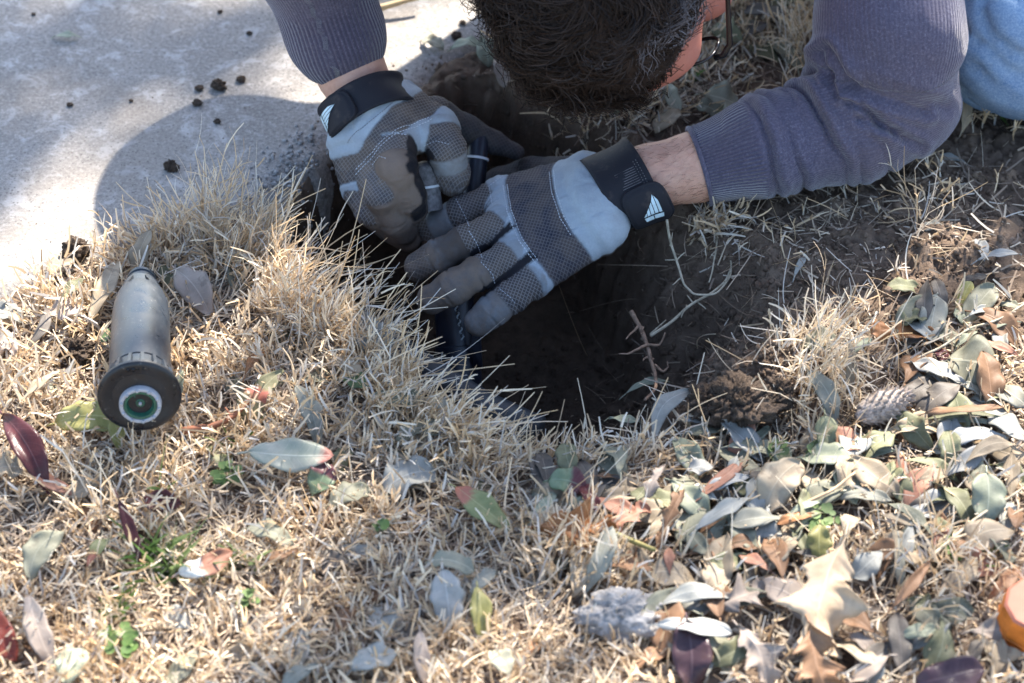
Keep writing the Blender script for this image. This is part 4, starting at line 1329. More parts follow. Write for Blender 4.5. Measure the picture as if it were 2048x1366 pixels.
for k in range(10):
    t = 2 * math.pi * k / 10 + .25; q = cx_ + ax_s * .0033 + (e_ * math.cos(t) + f_ * math.sin(t)) * .0119
    mb.tube([q - ax_s * .0006, q + ax_s * .0006], .0011, 10)
o = mb.build('ring_stud', M_ring, None); o.parent = ring_
nz = sp_part(lathe('nozzle', [(-.006, .0004), (-.006, .0070), (.0005, .0078), (.0022, .0088), (.0024, .0104), (-.002, .0106)], cx_, cx_ + ax_s, M_green, n=48))
hub = lathe('hub', [(-.006, .0030), (-.0008, .0030), (-.0004, .0026), (-.0004, .0016), (-.003, .0014)], cx_, cx_ + ax_s, M_green); hub.parent = nz
mb = MB(); mb.tube([cx_ - ax_s * .003, cx_ + ax_s * .0006], .0011, 10); o = mb.build('screw', M_ring, None); o.parent = nz
mb = MB()
q0 = cx_ - ax_s * .002 + (e_ * .5 + f_ * .85) * .0028; q1 = cx_ - ax_s * .001 + (e_ * .5 + f_ * .85) * .0082
mb.tube([q0, q1], .0008, 6); o = mb.build('spoke', M_green, None); o.parent = nz
mb = MB()
for k, w_ in enumerate((.0020, .0024, .0007, .0011, .0008)):     # the stamped marks at the top of the cap
    q = Fa + f_ * .0215 + e_ * (-.005 + .0032 * k) * (1 if e_[0] > 0 else -1) + ax_s * .0001
    mb.tube([q - f_ * .0011, q + f_ * .0011], w_ * .6, 8)
o = mb.build('stamped_mark', flat('stamp_black', (.006, .006, .007), .5), None); o.parent = cap_
for o in (nz, ring_, cap_, co_, disk):
    pass

# ================================================================ black pipes in the hole
def pl(px, z): return P(px[0], px[1], z)
M_navy = flat('wet_black_plastic', (.012, .015, .026), .35, .5, 90, .4)
M_tie = flat('white_plastic_ring', (.62, .64, .66), .5, .4)
A0, A1 = P(958, 268, .012), P(944, 395, -.020)
rp = empty('black_riser_pipe', A1)
tag(rp, 'dark upright pipe with a white ring, standing in the hole right of the gripping fingers', 'pipe')
d_ = nrm(A1 - A0); La = np.linalg.norm(A1 - A0)
under(lathe('pipe', [(0, .0060), (.0015, .0078), (.004, .0082), (.02, .0082), (.0205, .0088), (La + .05, .0088)], A0, A1, M_navy), rp)
under(lathe('white_ring', [(-.0010, .0084), (-.0009, .0094), (.0009, .0094), (.0010, .0084)], A0 + d_ * .019, A1, M_tie, capped=False), rp)
B0, B1 = P(848, 322, .030), P(860, 420, .0)
rg = empty('grey_riser_stem', B1)
tag(rg, 'grey rounded riser stem with a white ring, held between two muddy glove fingers', 'pipe')
M_gr = flat('dirty_grey_plastic', (.15, .14, .14), .6, .3, 300, .5, .5)
lb = np.linalg.norm(B1 - B0); db = nrm(B1 - B0)
under(lathe('stem', [(0, .0018), (.001, .0055), (.003, .0082), (.006, .0090), (.018, .0092), (lb, .0095)], B0, B1, M_gr), rg)
under(lathe('white_ring', [(-.0009, .0092), (-.0008, .0101), (.0008, .0101), (.0009, .0092)], B0 + db * .0185, B1, M_tie, capped=False), rg)
# wide dark body below the flat glove, with the twisted thread down its front
C0, C1 = P(905, 560, -.050), P(918, 745, -.102)
bb = empty('black_sprinkler_body', C1)
tag(bb, 'dark plastic sprinkler body standing in the hole beneath the fingers, twisted thread down its front', 'sprinkler body')
lc = np.linalg.norm(C1 - C0)
under(lathe('body', [(-.03, .0145), (lc - .02, .0150), (lc - .0195, .0165), (lc + .02, .0165)], C0, C1, M_navy), bb)
mb = MB(); mb.add([P(948, 640, -.06), P(962, 672, -.068), P(966, 735, -.090), P(950, 740, -.094), P(944, 690, -.074)], [(0, 1, 2, 3, 4)])
o = mb.build('side_fin', M_navy, None, False); o.modifiers.new('t', 'SOLIDIFY').thickness = .003; under(o, bb)
for ph in (0, math.pi):
    mb = MB(); pts = []
    for k in range(60):
        f = k / 59; c = P(912 + 14 * f, 612 + 68 * f, -.044 - .010 * f)
        t = f * 2 * math.pi * 4.5 + ph
        pts.append(c + RT * .0010 * math.cos(t) + TW * .0010 * math.sin(t))
    mb.tube(pts, .0006, 6); o = mb.build('twisted_thread', flat('pale_twine', (.32, .36, .38), .7) if ph == 0 else flat('dark_twine', (.05, .055, .06), .7), None); under(o, bb)
# buried pipe along the near left lip of the hole
mb = MB(); mb.tube([P(700, 640, -.030), P(775, 690, -.024), P(850, 745, -.022), P(960, 815, -.026), P(1075, 868, -.032)], .0125, 20)
o = mb.build('buried_irrigation_pipe', flat('grey_black_pipe', (.016, .020, .026), .5, .4, 80, .4)); tag(o, 'dark buried irrigation pipe showing along the near lip of the hole under overhanging grass', 'pipe')

# ================================================================ orange plug, rock, seed cone, clods
M_or = flat('orange_plastic', (.52, .15, .022), .6, .3, 90, .35, .2)
cc0, cc1 = P(2046, 1276, .018), P(2060, 1210, .040)
op = empty('orange_plastic_plug', cc0)
tag(op, 'orange plastic plug with a flat end standing in dry grass at the right edge', 'plug')
pa = nrm(np.array([.12, -.12, 1.0])); pc = P(2052, 1262, .004)
under(lathe('plug_body', [(0, .0195), (.004, .0205), (.010, .0212), (.0105, .0206), (.0128, .0206), (.0133, .0212), (.027, .0206)], pc, pc + pa, M_or, n=10), op)
under(lathe('plug_end', [(.027, .0206), (.0285, .0190), (.0287, .001)], pc, pc + pa, flat('brownish_orange_plastic', (.34, .12, .075), .6, .3, 60, .15), n=10), op)  # flat end in a duller, browner orange than the body

def lump(name, c, r, squash, seed, mat, rough=.35, sub=40, label=None, cat=None, group=None, fr=7):
    r *= .95
    th, ph = np.meshgrid(np.linspace(0, math.pi, sub), np.linspace(0, 2 * math.pi, sub * 2, endpoint=False), indexing='ij')
    d = np.stack([np.sin(th) * np.cos(ph), np.sin(th) * np.sin(ph), np.cos(th)], -1).reshape(-1, 3)
    k = 1 + rough * (vnoise(d[:, 0] + seed, d[:, 1] + .7 * d[:, 2], fr * .25, seed, 5, .62)) + rough * .6 * vnoise(d[:, 2] * 1.1, d[:, 0] - d[:, 1], fr * .6, seed + 5, 4, .65)
    k = k + rough * .25 * np.abs(vnoise(d[:, 0] * 1.3 + d[:, 2], d[:, 1] * 1.2 - d[:, 2] * .6, fr * 1.4, seed + 9, 3, .6))
    V = d * k[:, None] * r * np.array(squash) + np.array([0, 0, 0])
    n2 = sub * 2; F = []
    for i in range(sub - 1):
        for j in range(n2):
            F.append((i * n2 + j, (i + 1) * n2 + j, (i + 1) * n2 + (j + 1) % n2, i * n2 + (j + 1) % n2))
    o = mesh_py(name, V, F, mat); o.location = c
    if label: tag(o, label, cat, group)
    return o
m, nt, bs = newmat('crumbly_clod', .95, .1)
tc = N(nt, 'ShaderNodeTexCoord'); v = tc.outputs['Object']
n1 = noise(nt, v, 70, 5, .7); n2 = noise(nt, v, 420, 5, .8)
L(nt, mix(nt, ramp(nt, n2, [(.4, 0.0), (.7, .8)]), ramp(nt, n1, [(.3, (.045, .033, .026)), (.7, (.11, .082, .063))]), (.21, .16, .125)), bs.inputs['Base Color'])
bump(nt, bs, math_(nt, 'ADD', n1, n2), 1.0, .004)
M_clod = m
clods = [  # px, py, radius px, label
    (152, 500, 30, 'dark crumbly clod of earth at the corner of the concrete above the sprinkler head'),
    (150, 705, 34, 'dark clod of earth in the dry grass left of the sprinkler body'),
    (437, 170, 17, 'largest brown crumb of earth on the shaded concrete'),
    (398, 176, 10, 'small brown crumb of earth left of the largest one on the concrete'),
    (482, 158, 11, 'small flattened crumb of earth right of the largest one on the concrete'),
    (395, 205, 11, 'grainy smear of earth below the largest crumb on the concrete'),
    (343, 332, 15, 'flat brown crumb of earth just above the tall dry stalks'),
    (140, 209, 7, 'lone small crumb of earth on the sunny side of the concrete'),
    (434, 242, 8, 'small crumb of earth in the middle of the shaded concrete'),
    (262, 201, 5, 'tiny crumb of earth near the curved edge of the shade'),
    (67, 28, 5, 'tiny dark crumb of earth near the far corner of the concrete'),
    (440, 23, 6, 'tiny flat crumb of earth at the far edge of the concrete'),
    (498, 66, 7, 'small crumb of earth left of the raised sleeve'),
    (912, 70, 12, 'brown crumb of earth beside the pale leaves next to the hair'),
    (925, 45, 8, 'small brown crumb of earth on bright concrete by the hair'),
    (1480, 815, 62, 'largest lumpy clod of earth, split in two, on the near rim of the hole'),
    (1418, 800, 38, 'rounded clod of earth leaning against the left side of the largest clod'),
    (1555, 790, 34, 'upright clod of earth right of the largest clod, behind a dry stalk'),
    (1632, 735, 24, 'small clod of earth among the dry tuft right of the hole'),
    (1250, 1000, 26, 'small grey-brown clod of earth below the maroon leaf'),
    (1600, 690, 22, 'soft low clod of earth on the right slope of the hole'),
]
for i, (px, py, rp_, lb_) in enumerate(clods):
    r_ = rp_ / 2900 * 1.0
    c = P(px, py, 0); z = float(surf(c[0], c[1])); c = P(px, py, z + r_ * .55)
    big = rp_ > 30
    lump('earth_clod', c, r_, (1.0, .95, .78 if rp_ > 12 else .6), 10 + i, M_clod, .62 if rp_ > 12 else .4, 70 if big else 26, lb_, 'clod', None, 9)
m, nt, bs = newmat('pale_stone', .9, .2)
v = N(nt, 'ShaderNodeTexCoord').outputs['Object']; n1 = noise(nt, v, 60, 5, .7); n2 = noise(nt, v, 300, 4, .7)
L(nt, mix(nt, ramp(nt, n2, [(.4, 0.0), (.7, .5)]), ramp(nt, n1, [(.35, (.12, .112, .105)), (.6, (.30, .285, .27))]), (.44, .42, .40)), bs.inputs['Base Color'])
bump(nt, bs, n1, .5, .001)
cr = P(1248, 1232, .008)
lump('grey_stone', cr, .023, (1.2, .8, .62), 91, m, .4, 50, 'rough grey stone half sunk in dry grass in the foreground', 'stone')

# seed cone: overlapping scales round a spindle
cone = empty('seed_cone', P(1762, 812, .006))
tag(cone, 'mottled grey-brown seed cone lying under the dry tuft right of the hole', 'seed cone')
c0, c1 = P(1712, 835, .014), P(1822, 790, .018)
Lc = np.linalg.norm(c1 - c0); dc = nrm(c1 - c0)
M_cone = flat('seed_cone_scale', (.30, .25, .215), .9, .1, 260, .6, .4)
core_ = lathe('core', [(0, .002), (Lc * .2, .0085), (Lc * .5, .0105), (Lc * .8, .0075), (Lc, .0015)], c0, c1, M_cone); under(core_, cone)
ce = nrm(np.cross(dc, [0, 0, 1.0])); cf = np.cross(dc, ce)
mb = MB()
for k in range(150):
    f = (k + .5) / 150; t = k * 2.39996; s_ = f * Lc * .94; rr = .0100 * math.sin(math.pi * min(1, f * .92 + .06)) ** .7 + .001
    rd = ce * math.cos(t) + cf * math.sin(t); sd_ = np.cross(dc, rd)
    b_ = c0 + dc * s_ + rd * rr * .85; tip = c0 + dc * (s_ + .0042) + rd * (rr + .0022)
    mb.add([b_ - sd_ * .0010, b_ + sd_ * .0010, b_ + sd_ * .0016 + dc * .0026 + rd * .0014, tip, b_ - sd_ * .0016 + dc * .0026 + rd * .0014, b_ + rd * .0016 + dc * .0018],
           [(0, 1, 5), (1, 2, 5), (2, 3, 5), (3, 4, 5), (4, 0, 5)])
o = mb.build('scales', M_cone, None, False); under(o, cone)
# ================================================================ fallen leaves
DULL = ('sage_leaf', 'mint_leaf', 'blue_grey_leaf', 'pale_leaf', 'pinkish_tan_leaf')
def leafmat(name, c1, c2, spot=.3, two=None, rough=.55, trans=.12, vein=.5):
    """c1/c2: mottled colours of the blade; two: (colour, u0, u1) a patch of another colour along the leaf"""
    kf = .62 if name in DULL else (.56 if name in ('whitish_leaf', 'cream_leaf') else .72)
    c1 = tuple(x * kf for x in c1); c2 = tuple(x * kf for x in c2)
    m, nt, bs = newmat(name, rough, .22)
    uv = N(nt, 'ShaderNodeAttribute', attribute_name='leafco')
    rnd = N(nt, 'ShaderNodeObjectInfo').outputs['Random']
    sp = N(nt, 'ShaderNodeSeparateXYZ'); L(nt, uv.outputs['Vector'], sp.inputs[0])
    tc = N(nt, 'ShaderNodeTexCoord').outputs['Object']
    n1 = noise(nt, tc, 60, 4, .6, .5); n2 = noise(nt, tc, 320, 4, .7); n3 = noise(nt, tc, 95, 3, .5)
    c = ramp(nt, n1, [(.32, c1), (.68, c2)])
    hs_ = N(nt, 'ShaderNodeHueSaturation'); L(nt, c, hs_.inputs['Color'])
    L(nt, math_(nt, 'ADD', math_(nt, 'MULTIPLY', rnd, .5), .75), hs_.inputs['Value'])
    c = hs_.outputs[0]
    if two:
        cc, u0, u1 = two
        f = math_(nt, 'ADD', sp.outputs['X'], math_(nt, 'MULTIPLY', math_(nt, 'SUBTRACT', n1, .5), .5))
        c = mix(nt, ramp(nt, f, [(max(0, u0 - .06), 0.0), (u0 + .04, 1.0)] if u1 >= 1 else [(max(0, u0 - .05), 0.0), (u0 + .03, 1.0), (u1 - .03, 1.0), (min(1, u1 + .05), 0.0)]), c, cc)
    av = math_(nt, 'ABSOLUTE', sp.outputs['Y'])
    rib = ramp(nt, av, [(.0, 1.0), (.07, 0.0)])
    # side veins slant from the midrib
    ph = math_(nt, 'SUBTRACT', sp.outputs['X'], math_(nt, 'MULTIPLY', av, .13))
    sv_ = math_(nt, 'ABSOLUTE', math_(nt, 'SINE', math_(nt, 'MULTIPLY', ph, 34.0)))
    svr = ramp(nt, sv_, [(.0, 1.0), (.16, 0.0)])
    vv = math_(nt, 'MAXIMUM', rib, math_(nt, 'MULTIPLY', svr, .35))
    lite = tuple(min(1, x * 1.35 + .05) for x in c2)
    c = mix(nt, math_(nt, 'MULTIPLY', vv, vein), c, lite)
    c = mix(nt, ramp(nt, n3, [(.62, 0.0), (.68, spot)]), c, (.06, .035, .025))
    c = mix(nt, ramp(nt, n2, [(.58, 0.0), (.75, .35)]), c, tuple(x * .45 for x in c1))
    c = mix(nt, ramp(nt, av, [(.86, 0.0), (1.0, .35)]), c, tuple(x * .5 for x in c1))
    L(nt, c, bs.inputs['Base Color'])
    bump(nt, bs, math_(nt, 'ADD', vv, math_(nt, 'MULTIPLY', n2, .5)), .35, .0005)
    tr = N(nt, 'ShaderNodeBsdfTranslucent'); L(nt, c, tr.inputs['Color'])
    mx = N(nt, 'ShaderNodeMixShader'); mx.inputs[0].default_value = trans
    L(nt, bs.outputs[0], mx.inputs[1]); L(nt, tr.outputs[0], mx.inputs[2])
    L(nt, mx.outputs[0], nt.nodes['Material Output'].inputs['Surface'])
    return m
LM = dict(
    sage=leafmat('sage_leaf', (.24, .235, .165), (.39, .38, .28), .35),
    pale=leafmat('pale_leaf', (.40, .40, .36), (.54, .53, .47), .2),
    white=leafmat('whitish_leaf', (.52, .51, .47), (.66, .65, .60), .15),
    cream=leafmat('cream_leaf', (.56, .53, .38), (.70, .67, .50), .15),
    mint=leafmat('mint_leaf', (.34, .37, .26), (.48, .50, .37), .2),
    blue=leafmat('blue_grey_leaf', (.36, .35, .28), (.48, .47, .39), .25),
    olive=leafmat('olive_leaf', (.18, .18, .10), (.30, .30, .18), .4),
    tan=leafmat('tan_leaf', (.36, .28, .19), (.50, .41, .29), .35),
    beige=leafmat('beige_oak_leaf', (.46, .34, .22), (.60, .47, .33), .2, None, .6, .18, .6),
    brown=leafmat('brown_leaf', (.22, .12, .065), (.36, .21, .12), .35),
    orange=leafmat('orange_brown_leaf', (.40, .17, .065), (.55, .27, .12), .3, None, .45),
    terra=leafmat('terracotta_leaf', (.38, .17, .11), (.52, .28, .19), .2),
    pink=leafmat('pinkish_tan_leaf', (.40, .32, .26), (.52, .43, .36), .3),
    maroon=leafmat('maroon_leaf', (.075, .025, .028), (.16, .05, .05), .3, None, .3),
    purple=leafmat('purple_leaf', (.060, .035, .045), (.13, .075, .085), .3, None, .3),
    red=leafmat('red_leaf', (.20, .04, .03), (.32, .08, .05), .3, None, .35),
    green=leafmat('green_leaf', (.10, .16, .075), (.19, .26, .12), .3, None, .35),
    yellow=leafmat('yellow_green_leaf', (.36, .33, .10), (.50, .46, .20), .35, None, .4),
    dark=leafmat('grey_brown_leaf', (.11, .095, .08), (.21, .18, .15), .4),
    pinkgreen=leafmat('pink_green_leaf', (.42, .46, .36), (.58, .56, .46), .1, ((.30, .13, .10), .86, 1), .4),
    greenred=leafmat('green_red_leaf', (.22, .24, .10), (.36, .36, .17), .15, ((.32, .12, .08), .0, .30), .4),
    greenmaroon=leafmat('green_maroon_leaf', (.16, .22, .12), (.26, .32, .20), .2, ((.12, .045, .05), .55, 1), .35),
    spotted=leafmat('spotted_olive_leaf', (.28, .26, .14), (.40, .37, .22), .95, ((.30, .10, .07), .35, .5), .45),
    brownwhite=leafmat('brown_and_white_leaf', (.24, .11, .07), (.34, .17, .11), .2, ((.55, .57, .54), .0, .38), .5),
)
def leaf_grid(Lm, Wm, shape='oval', curl=.1, fold=.25, twist=0.0, seed=0, nu=22, nv=8, wav=.05):
    r_ = np.random.default_rng(seed)
    if shape == 'oak': nu, nv = 90, 14
    u = np.linspace(0, 1, nu); v_ = np.linspace(-1, 1, nv + 1)
    U, Vv = np.meshgrid(u, v_, indexing='ij')
    if shape == 'oval': w = np.sin(np.pi * np.clip(U, 0, 1)) ** .62
    elif shape == 'round': w = np.sin(np.pi * U) ** .5
    elif shape == 'lance': w = np.sin(np.pi * U ** .9) ** 1.05
    elif shape == 'obov': w = np.sin(np.pi * U ** 1.5) ** .7
    elif shape == 'kite': w = np.sin(np.pi * U ** .62) ** .95
    elif shape == 'oak':
        sg = (Vv > 0)
        cu = [0, .08, .17, .24, .30, .36, .44, .52, .59, .65, .71, .79, .86, .91, .96, 1]
        cw = [.03, .10, .50, .66, .44, .34, .66, .98, .80, .48, .44, .80, .70, .40, .30, .02]
        prof = lambda q: np.interp(q, cu, cw)
        kk_ = .035 * r_.normal()
        sh_ = sum(prof(np.clip(U + .035 * sg * np.sin(3 * U) + kk_ * (~sg) + dd_, 0, 1)) for dd_ in (-.012, 0, .012)) / 3
        fine = 1 + .10 * np.sin(U * 37 + 3 * sg) + .06 * np.sin(U * 83 + sg); env = 1.0; lob = np.where(sg, sh_, sh_ * (.8 + .3 * np.sin(U * 5)))
        w = lob * env * fine
    w = np.maximum(w, .02)
    w = w * (1 + .09 * np.interp(U, np.linspace(0, 1, 9), r_.normal(size=9)) * (1 + .3 * np.sign(Vv)))
    x = (U - .5) * Lm; 
    if shape == 'oak': x = x + (np.abs(Vv) ** 1.5) * w * Wm * .26
    y = Vv * w * Wm * .5
    y = y + Lm * .06 * r_.normal() * np.sin(np.pi * U)
    z = -curl * Lm * 4 * (U - .5) ** 2 + curl * Lm * .5
    z = z + fold * np.abs(y) * (1 - .3 * np.abs(Vv)) 
    p1, p2 = r_.random(2) * 6
    z = z + wav * Wm * np.sin(U * 9 + p1 + Vv * 1.5) * np.abs(Vv) + .6 * wav * Wm * np.sin(U * 17 + p2) * Vv
    if shape == 'oak': z = z + .10 * Wm * np.sin(U * 12 + p1) * Vv ** 2
    tw = twist * (U - .5) * 2
    y2 = y * np.cos(tw) - z * np.sin(tw); z2 = y * np.sin(tw) + z * np.cos(tw)
    V = np.stack([x, y2, z2], -1).reshape(-1, 3)
    ii = np.arange(nu - 1)[:, None] * (nv + 1) + np.arange(nv)[None, :]
    F = np.stack([ii, ii + nv + 1, ii + nv + 2, ii + 1], -1).reshape(-1, 4)
    co = np.stack([U, Vv, 0 * U], -1).reshape(-1, 3)
    # stalk
    ns = 5; sx = np.linspace(-.5, -.5 - .14, ns) * Lm; 
    z0 = V[nv // 2][2]; y0 = V[nv // 2][1]
    sw_ = .016 * Wm + .0003
    SV = []
    for k in range(ns):
        for q, r2 in ((-1, 0), (1, 0), (0, 1.4)): SV.append((sx[k], y0 + q * sw_, z0 + r2 * sw_ - .001 * k))
    b = len(V); SF = []
    for k in range(ns - 1):
        for q in range(3):
            SF.append((b + k * 3 + q, b + k * 3 + (q + 1) % 3, b + (k + 1) * 3 + (q + 1) % 3, b + (k + 1) * 3 + q))
    V = np.concatenate([V, np.array(SV)]); F = np.concatenate([F, np.array(SF)])
    co = np.concatenate([co, np.tile([0, 0, 0], (len(SV), 1))])
    return V, F, co
def leaf_obj(name, Lm, Wm, mat, **k):
    V, F, co = leaf_grid(Lm, Wm, **k)
    o = mesh_np(name, V, F, mat); setattr_v(o, 'leafco', co)
    md = o.modifiers.new('thickness', 'SOLIDIFY'); md.thickness = .00022; md.offset = 0
    return o
def pose_leaf(o, c, ang_px, normal, px, py, z):
    e = P(px + 20 * math.cos(ang_px), py - 20 * math.sin(ang_px), z) - P(px, py, z)
    n = nrm(normal); xx = nrm(e - n * (e @ n)); yy = np.cross(n, xx)
    M = Matrix(((xx[0], yy[0], n[0], c[0]), (xx[1], yy[1], n[1], c[1]), (xx[2], yy[2], n[2], c[2]), (0, 0, 0, 1)))
    o.matrix_world = M
def lift_at(px, py):
    """how far the matted grass carries a leaf above the soil"""
    return .003 + .0035 * float(grass_density(np.array([px]), np.array([py]))[0] > .35)
def put_leaf(px, py, lpx, wpx, ang, mat, shape, label, curl=.12, fold=.28, tilt=(0, 0), twist=0.0, dz=0.0, name='fallen_leaf', cat='leaf', group=None, wav=.10, seed=None):
    t = R(ang)
    c = P(px, py, 0); z = float(surf(c[0], c[1])) + lift_at(px, py) + dz * .68
    if inpoly(np.array([c[0]]), np.array([c[1]]), SLAB_POLY)[0]: z = .0035 + dz
    c = P(px, py, z)
    a_ = P(px - lpx / 2 * math.cos(t), py + lpx / 2 * math.sin(t), z); b_ = P(px + lpx / 2 * math.cos(t), py - lpx / 2 * math.sin(t), z)
    Lm = np.linalg.norm(b_ - a_); d = nrm(b_ - a_); pr_ = np.array([-d[1], d[0], 0])
    k = np.linalg.norm(PX(c + pr_ * .01) - PX(c)) / .01
    # width across the long axis as the photo shows it
    ld = nrm(PX(b_) - PX(a_)); pv = (PX(c + pr_ * .01) - PX(c)) / .01
    kk = abs(ld[0] * pv[1] - ld[1] * pv[0])
    Wm = min(wpx / max(kk, 900), .075 if shape == 'oak' else .045); Lm = min(Lm, .095 if shape == 'oak' else .075)
    sd_ = seed if seed is not None else int(px * 7 + py * 13) % 9973
    o = leaf_obj(name, Lm, Wm, LM[mat], shape=shape, curl=curl, fold=fold, twist=twist, seed=sd_, wav=wav)
    n = nrm(np.array([tilt[0], tilt[1], 1.0]))
    pose_leaf(o, c, t, n, px, py, z)
    tag(o, label, cat, group)
    return o
# ================================================================ dry grass
def straw_mat(name, stops, trans=.25):
    m, nt, bs = newmat(name, .65, .25)
    g = N(nt, 'ShaderNodeNewGeometry')
    c = ramp(nt, g.outputs['Random Per Island'], stops)
    n1 = noise(nt, g.outputs['Position'], 14, 3); n2 = noise(nt, g.outputs['Position'], 500, 3)
    c = mix(nt, ramp(nt, n1, [(.4, 0.0), (.65, .45)]), c, mix(nt, .6, c, (.40, .36, .31)))
    c = mix(nt, ramp(nt, n2, [(.5, 0.0), (.75, .4)]), c, mix(nt, .5, c, (.20, .14, .09)))
    L(nt, c, bs.inputs['Base Color'])
    tr = N(nt, 'ShaderNodeBsdfTranslucent'); L(nt, c, tr.inputs['Color'])
    mx = N(nt, 'ShaderNodeMixShader'); mx.inputs[0].default_value = trans
    L(nt, bs.outputs[0], mx.inputs[1]); L(nt, tr.outputs[0], mx.inputs[2])
    L(nt, mx.outputs[0], nt.nodes['Material Output'].inputs['Surface'])
    return m
M_straw = straw_mat('dry_straw', [(0, (.40, .27, .155)), (.25, (.68, .49, .285)), (.5, (.78, .61, .41)), (.75, (.82, .73, .58)), (.92, (.62, .58, .52)), (1, (.38, .34, .31))])
M_thatch = straw_mat('grass_thatch', [(0, (.14, .10, .075)), (.35, (.30, .22, .15)), (.7, (.50, .39, .27)), (1, (.66, .58, .46))], .1)

def sample(n, keep, lo=(-.52, -.42), hi=(.60, .60)):
    xy = np.array(lo) + rng.random((n, 2)) * (np.array(hi) - np.array(lo))
    pxl = PX(np.c_[xy, np.zeros(n)])
    ok_ = (pxl[:, 0] > -160) & (pxl[:, 0] < 2220) & (pxl[:, 1] > -140) & (pxl[:, 1] < 1560)
    xy = xy[ok_]; pxl = pxl[ok_]
    k = rng.random(len(xy)) < keep(pxl[:, 0], pxl[:, 1])
    return xy[k], pxl[k]
BV = []; BF = []; nb = 0
def push(VF):
    global nb
    V, F = VF; BV.append(V); BF.append(F + nb); nb += len(V)
def unit(theta, phi):
    return np.stack([np.sin(theta) * np.cos(phi), np.sin(theta) * np.sin(phi), np.cos(theta)], -1)
def tuft(xy, pxl, hmul=1.0, lean=None, spread=.45, zoff=0.0):
    """branching stems: a stem with stiff short blades that fork off towards its tip"""
    n = len(xy)
    z = height(xy[:, 0], xy[:, 1]) + zoff
    base = np.c_[xy, z - .001]
    clump = vnoise(xy[:, 0], xy[:, 1], 26, 71, 2)
    ph = rng.random(n) * 2 * math.pi; th = np.abs(rng.normal(0, spread, n))
    # neighbours lean alike
    cl_ph = 3.0 * vnoise(xy[:, 0], xy[:, 1], 22, 72, 2) * math.pi
    d = unit(th, ph) + .55 * unit(np.full(n, 1.2), cl_ph)
    if lean is not None: d = d + lean
    d[:, 2] = np.maximum(d[:, 2], .12)
    d = nrm(d)
    ln = (.009 + .016 * rng.random(n) ** 1.6) * hmul * (1 + .45 * clump)
    bend = (rng.normal(0, .22, (n, 3))) * [1, 1, .3]; bend[:, 2] -= .12
    push(ribbons('', base, d, ln, (.0012 + .0007 * rng.random(n)) * min(1, (1.25 / hmul) ** .8), bend, 3, None, taper=.3, build=False))
    for k in range(4):
        keep_ = rng.random(n) < (.95, .8, .6, .35)[k]
        s_ = np.clip((.98, .85, .62, .4)[k] + .1 * rng.normal(size=n), .15, 1.0)
        p, t = curve_at(base, d, ln, bend, s_)
        q = nrm(rng.normal(size=(n, 3))); q = nrm(q - t * np.sum(q * t, 1, keepdims=True))
        an = np.abs(rng.normal(.45, .22, n))[:, None]
        dd = nrm(t * np.cos(an) + q * np.sin(an) + [0, 0, .10])
        l2 = (.005 + .012 * rng.random(n) ** 1.5) * hmul ** .6
        b2 = rng.normal(0, .20, (n, 3)); b2[:, 2] -= .06
        push(ribbons('', p[keep_], dd[keep_], l2[keep_], ((.0011 + .0010 * rng.random(n)) * min(1, (1.25 / hmul) ** .8))[keep_], b2[keep_], 3, None, taper=.45, build=False))
# the standing turf
xy, pxl = sample(150000, lambda x, y: .36 * grass_density(x, y) ** 1.4 * (.35 + .65 * smooth(-.35, .45, vnoise(x / 2900, y / 1950, 30, 77, 3))))
print('tufts', len(xy))
tl = (pxl[:, 1] < 880) & (pxl[:, 0] < 1000)
tuft(xy[tl], pxl[tl], 1.25, spread=.80); tuft(xy[~tl], pxl[~tl], 1.0, spread=.7)
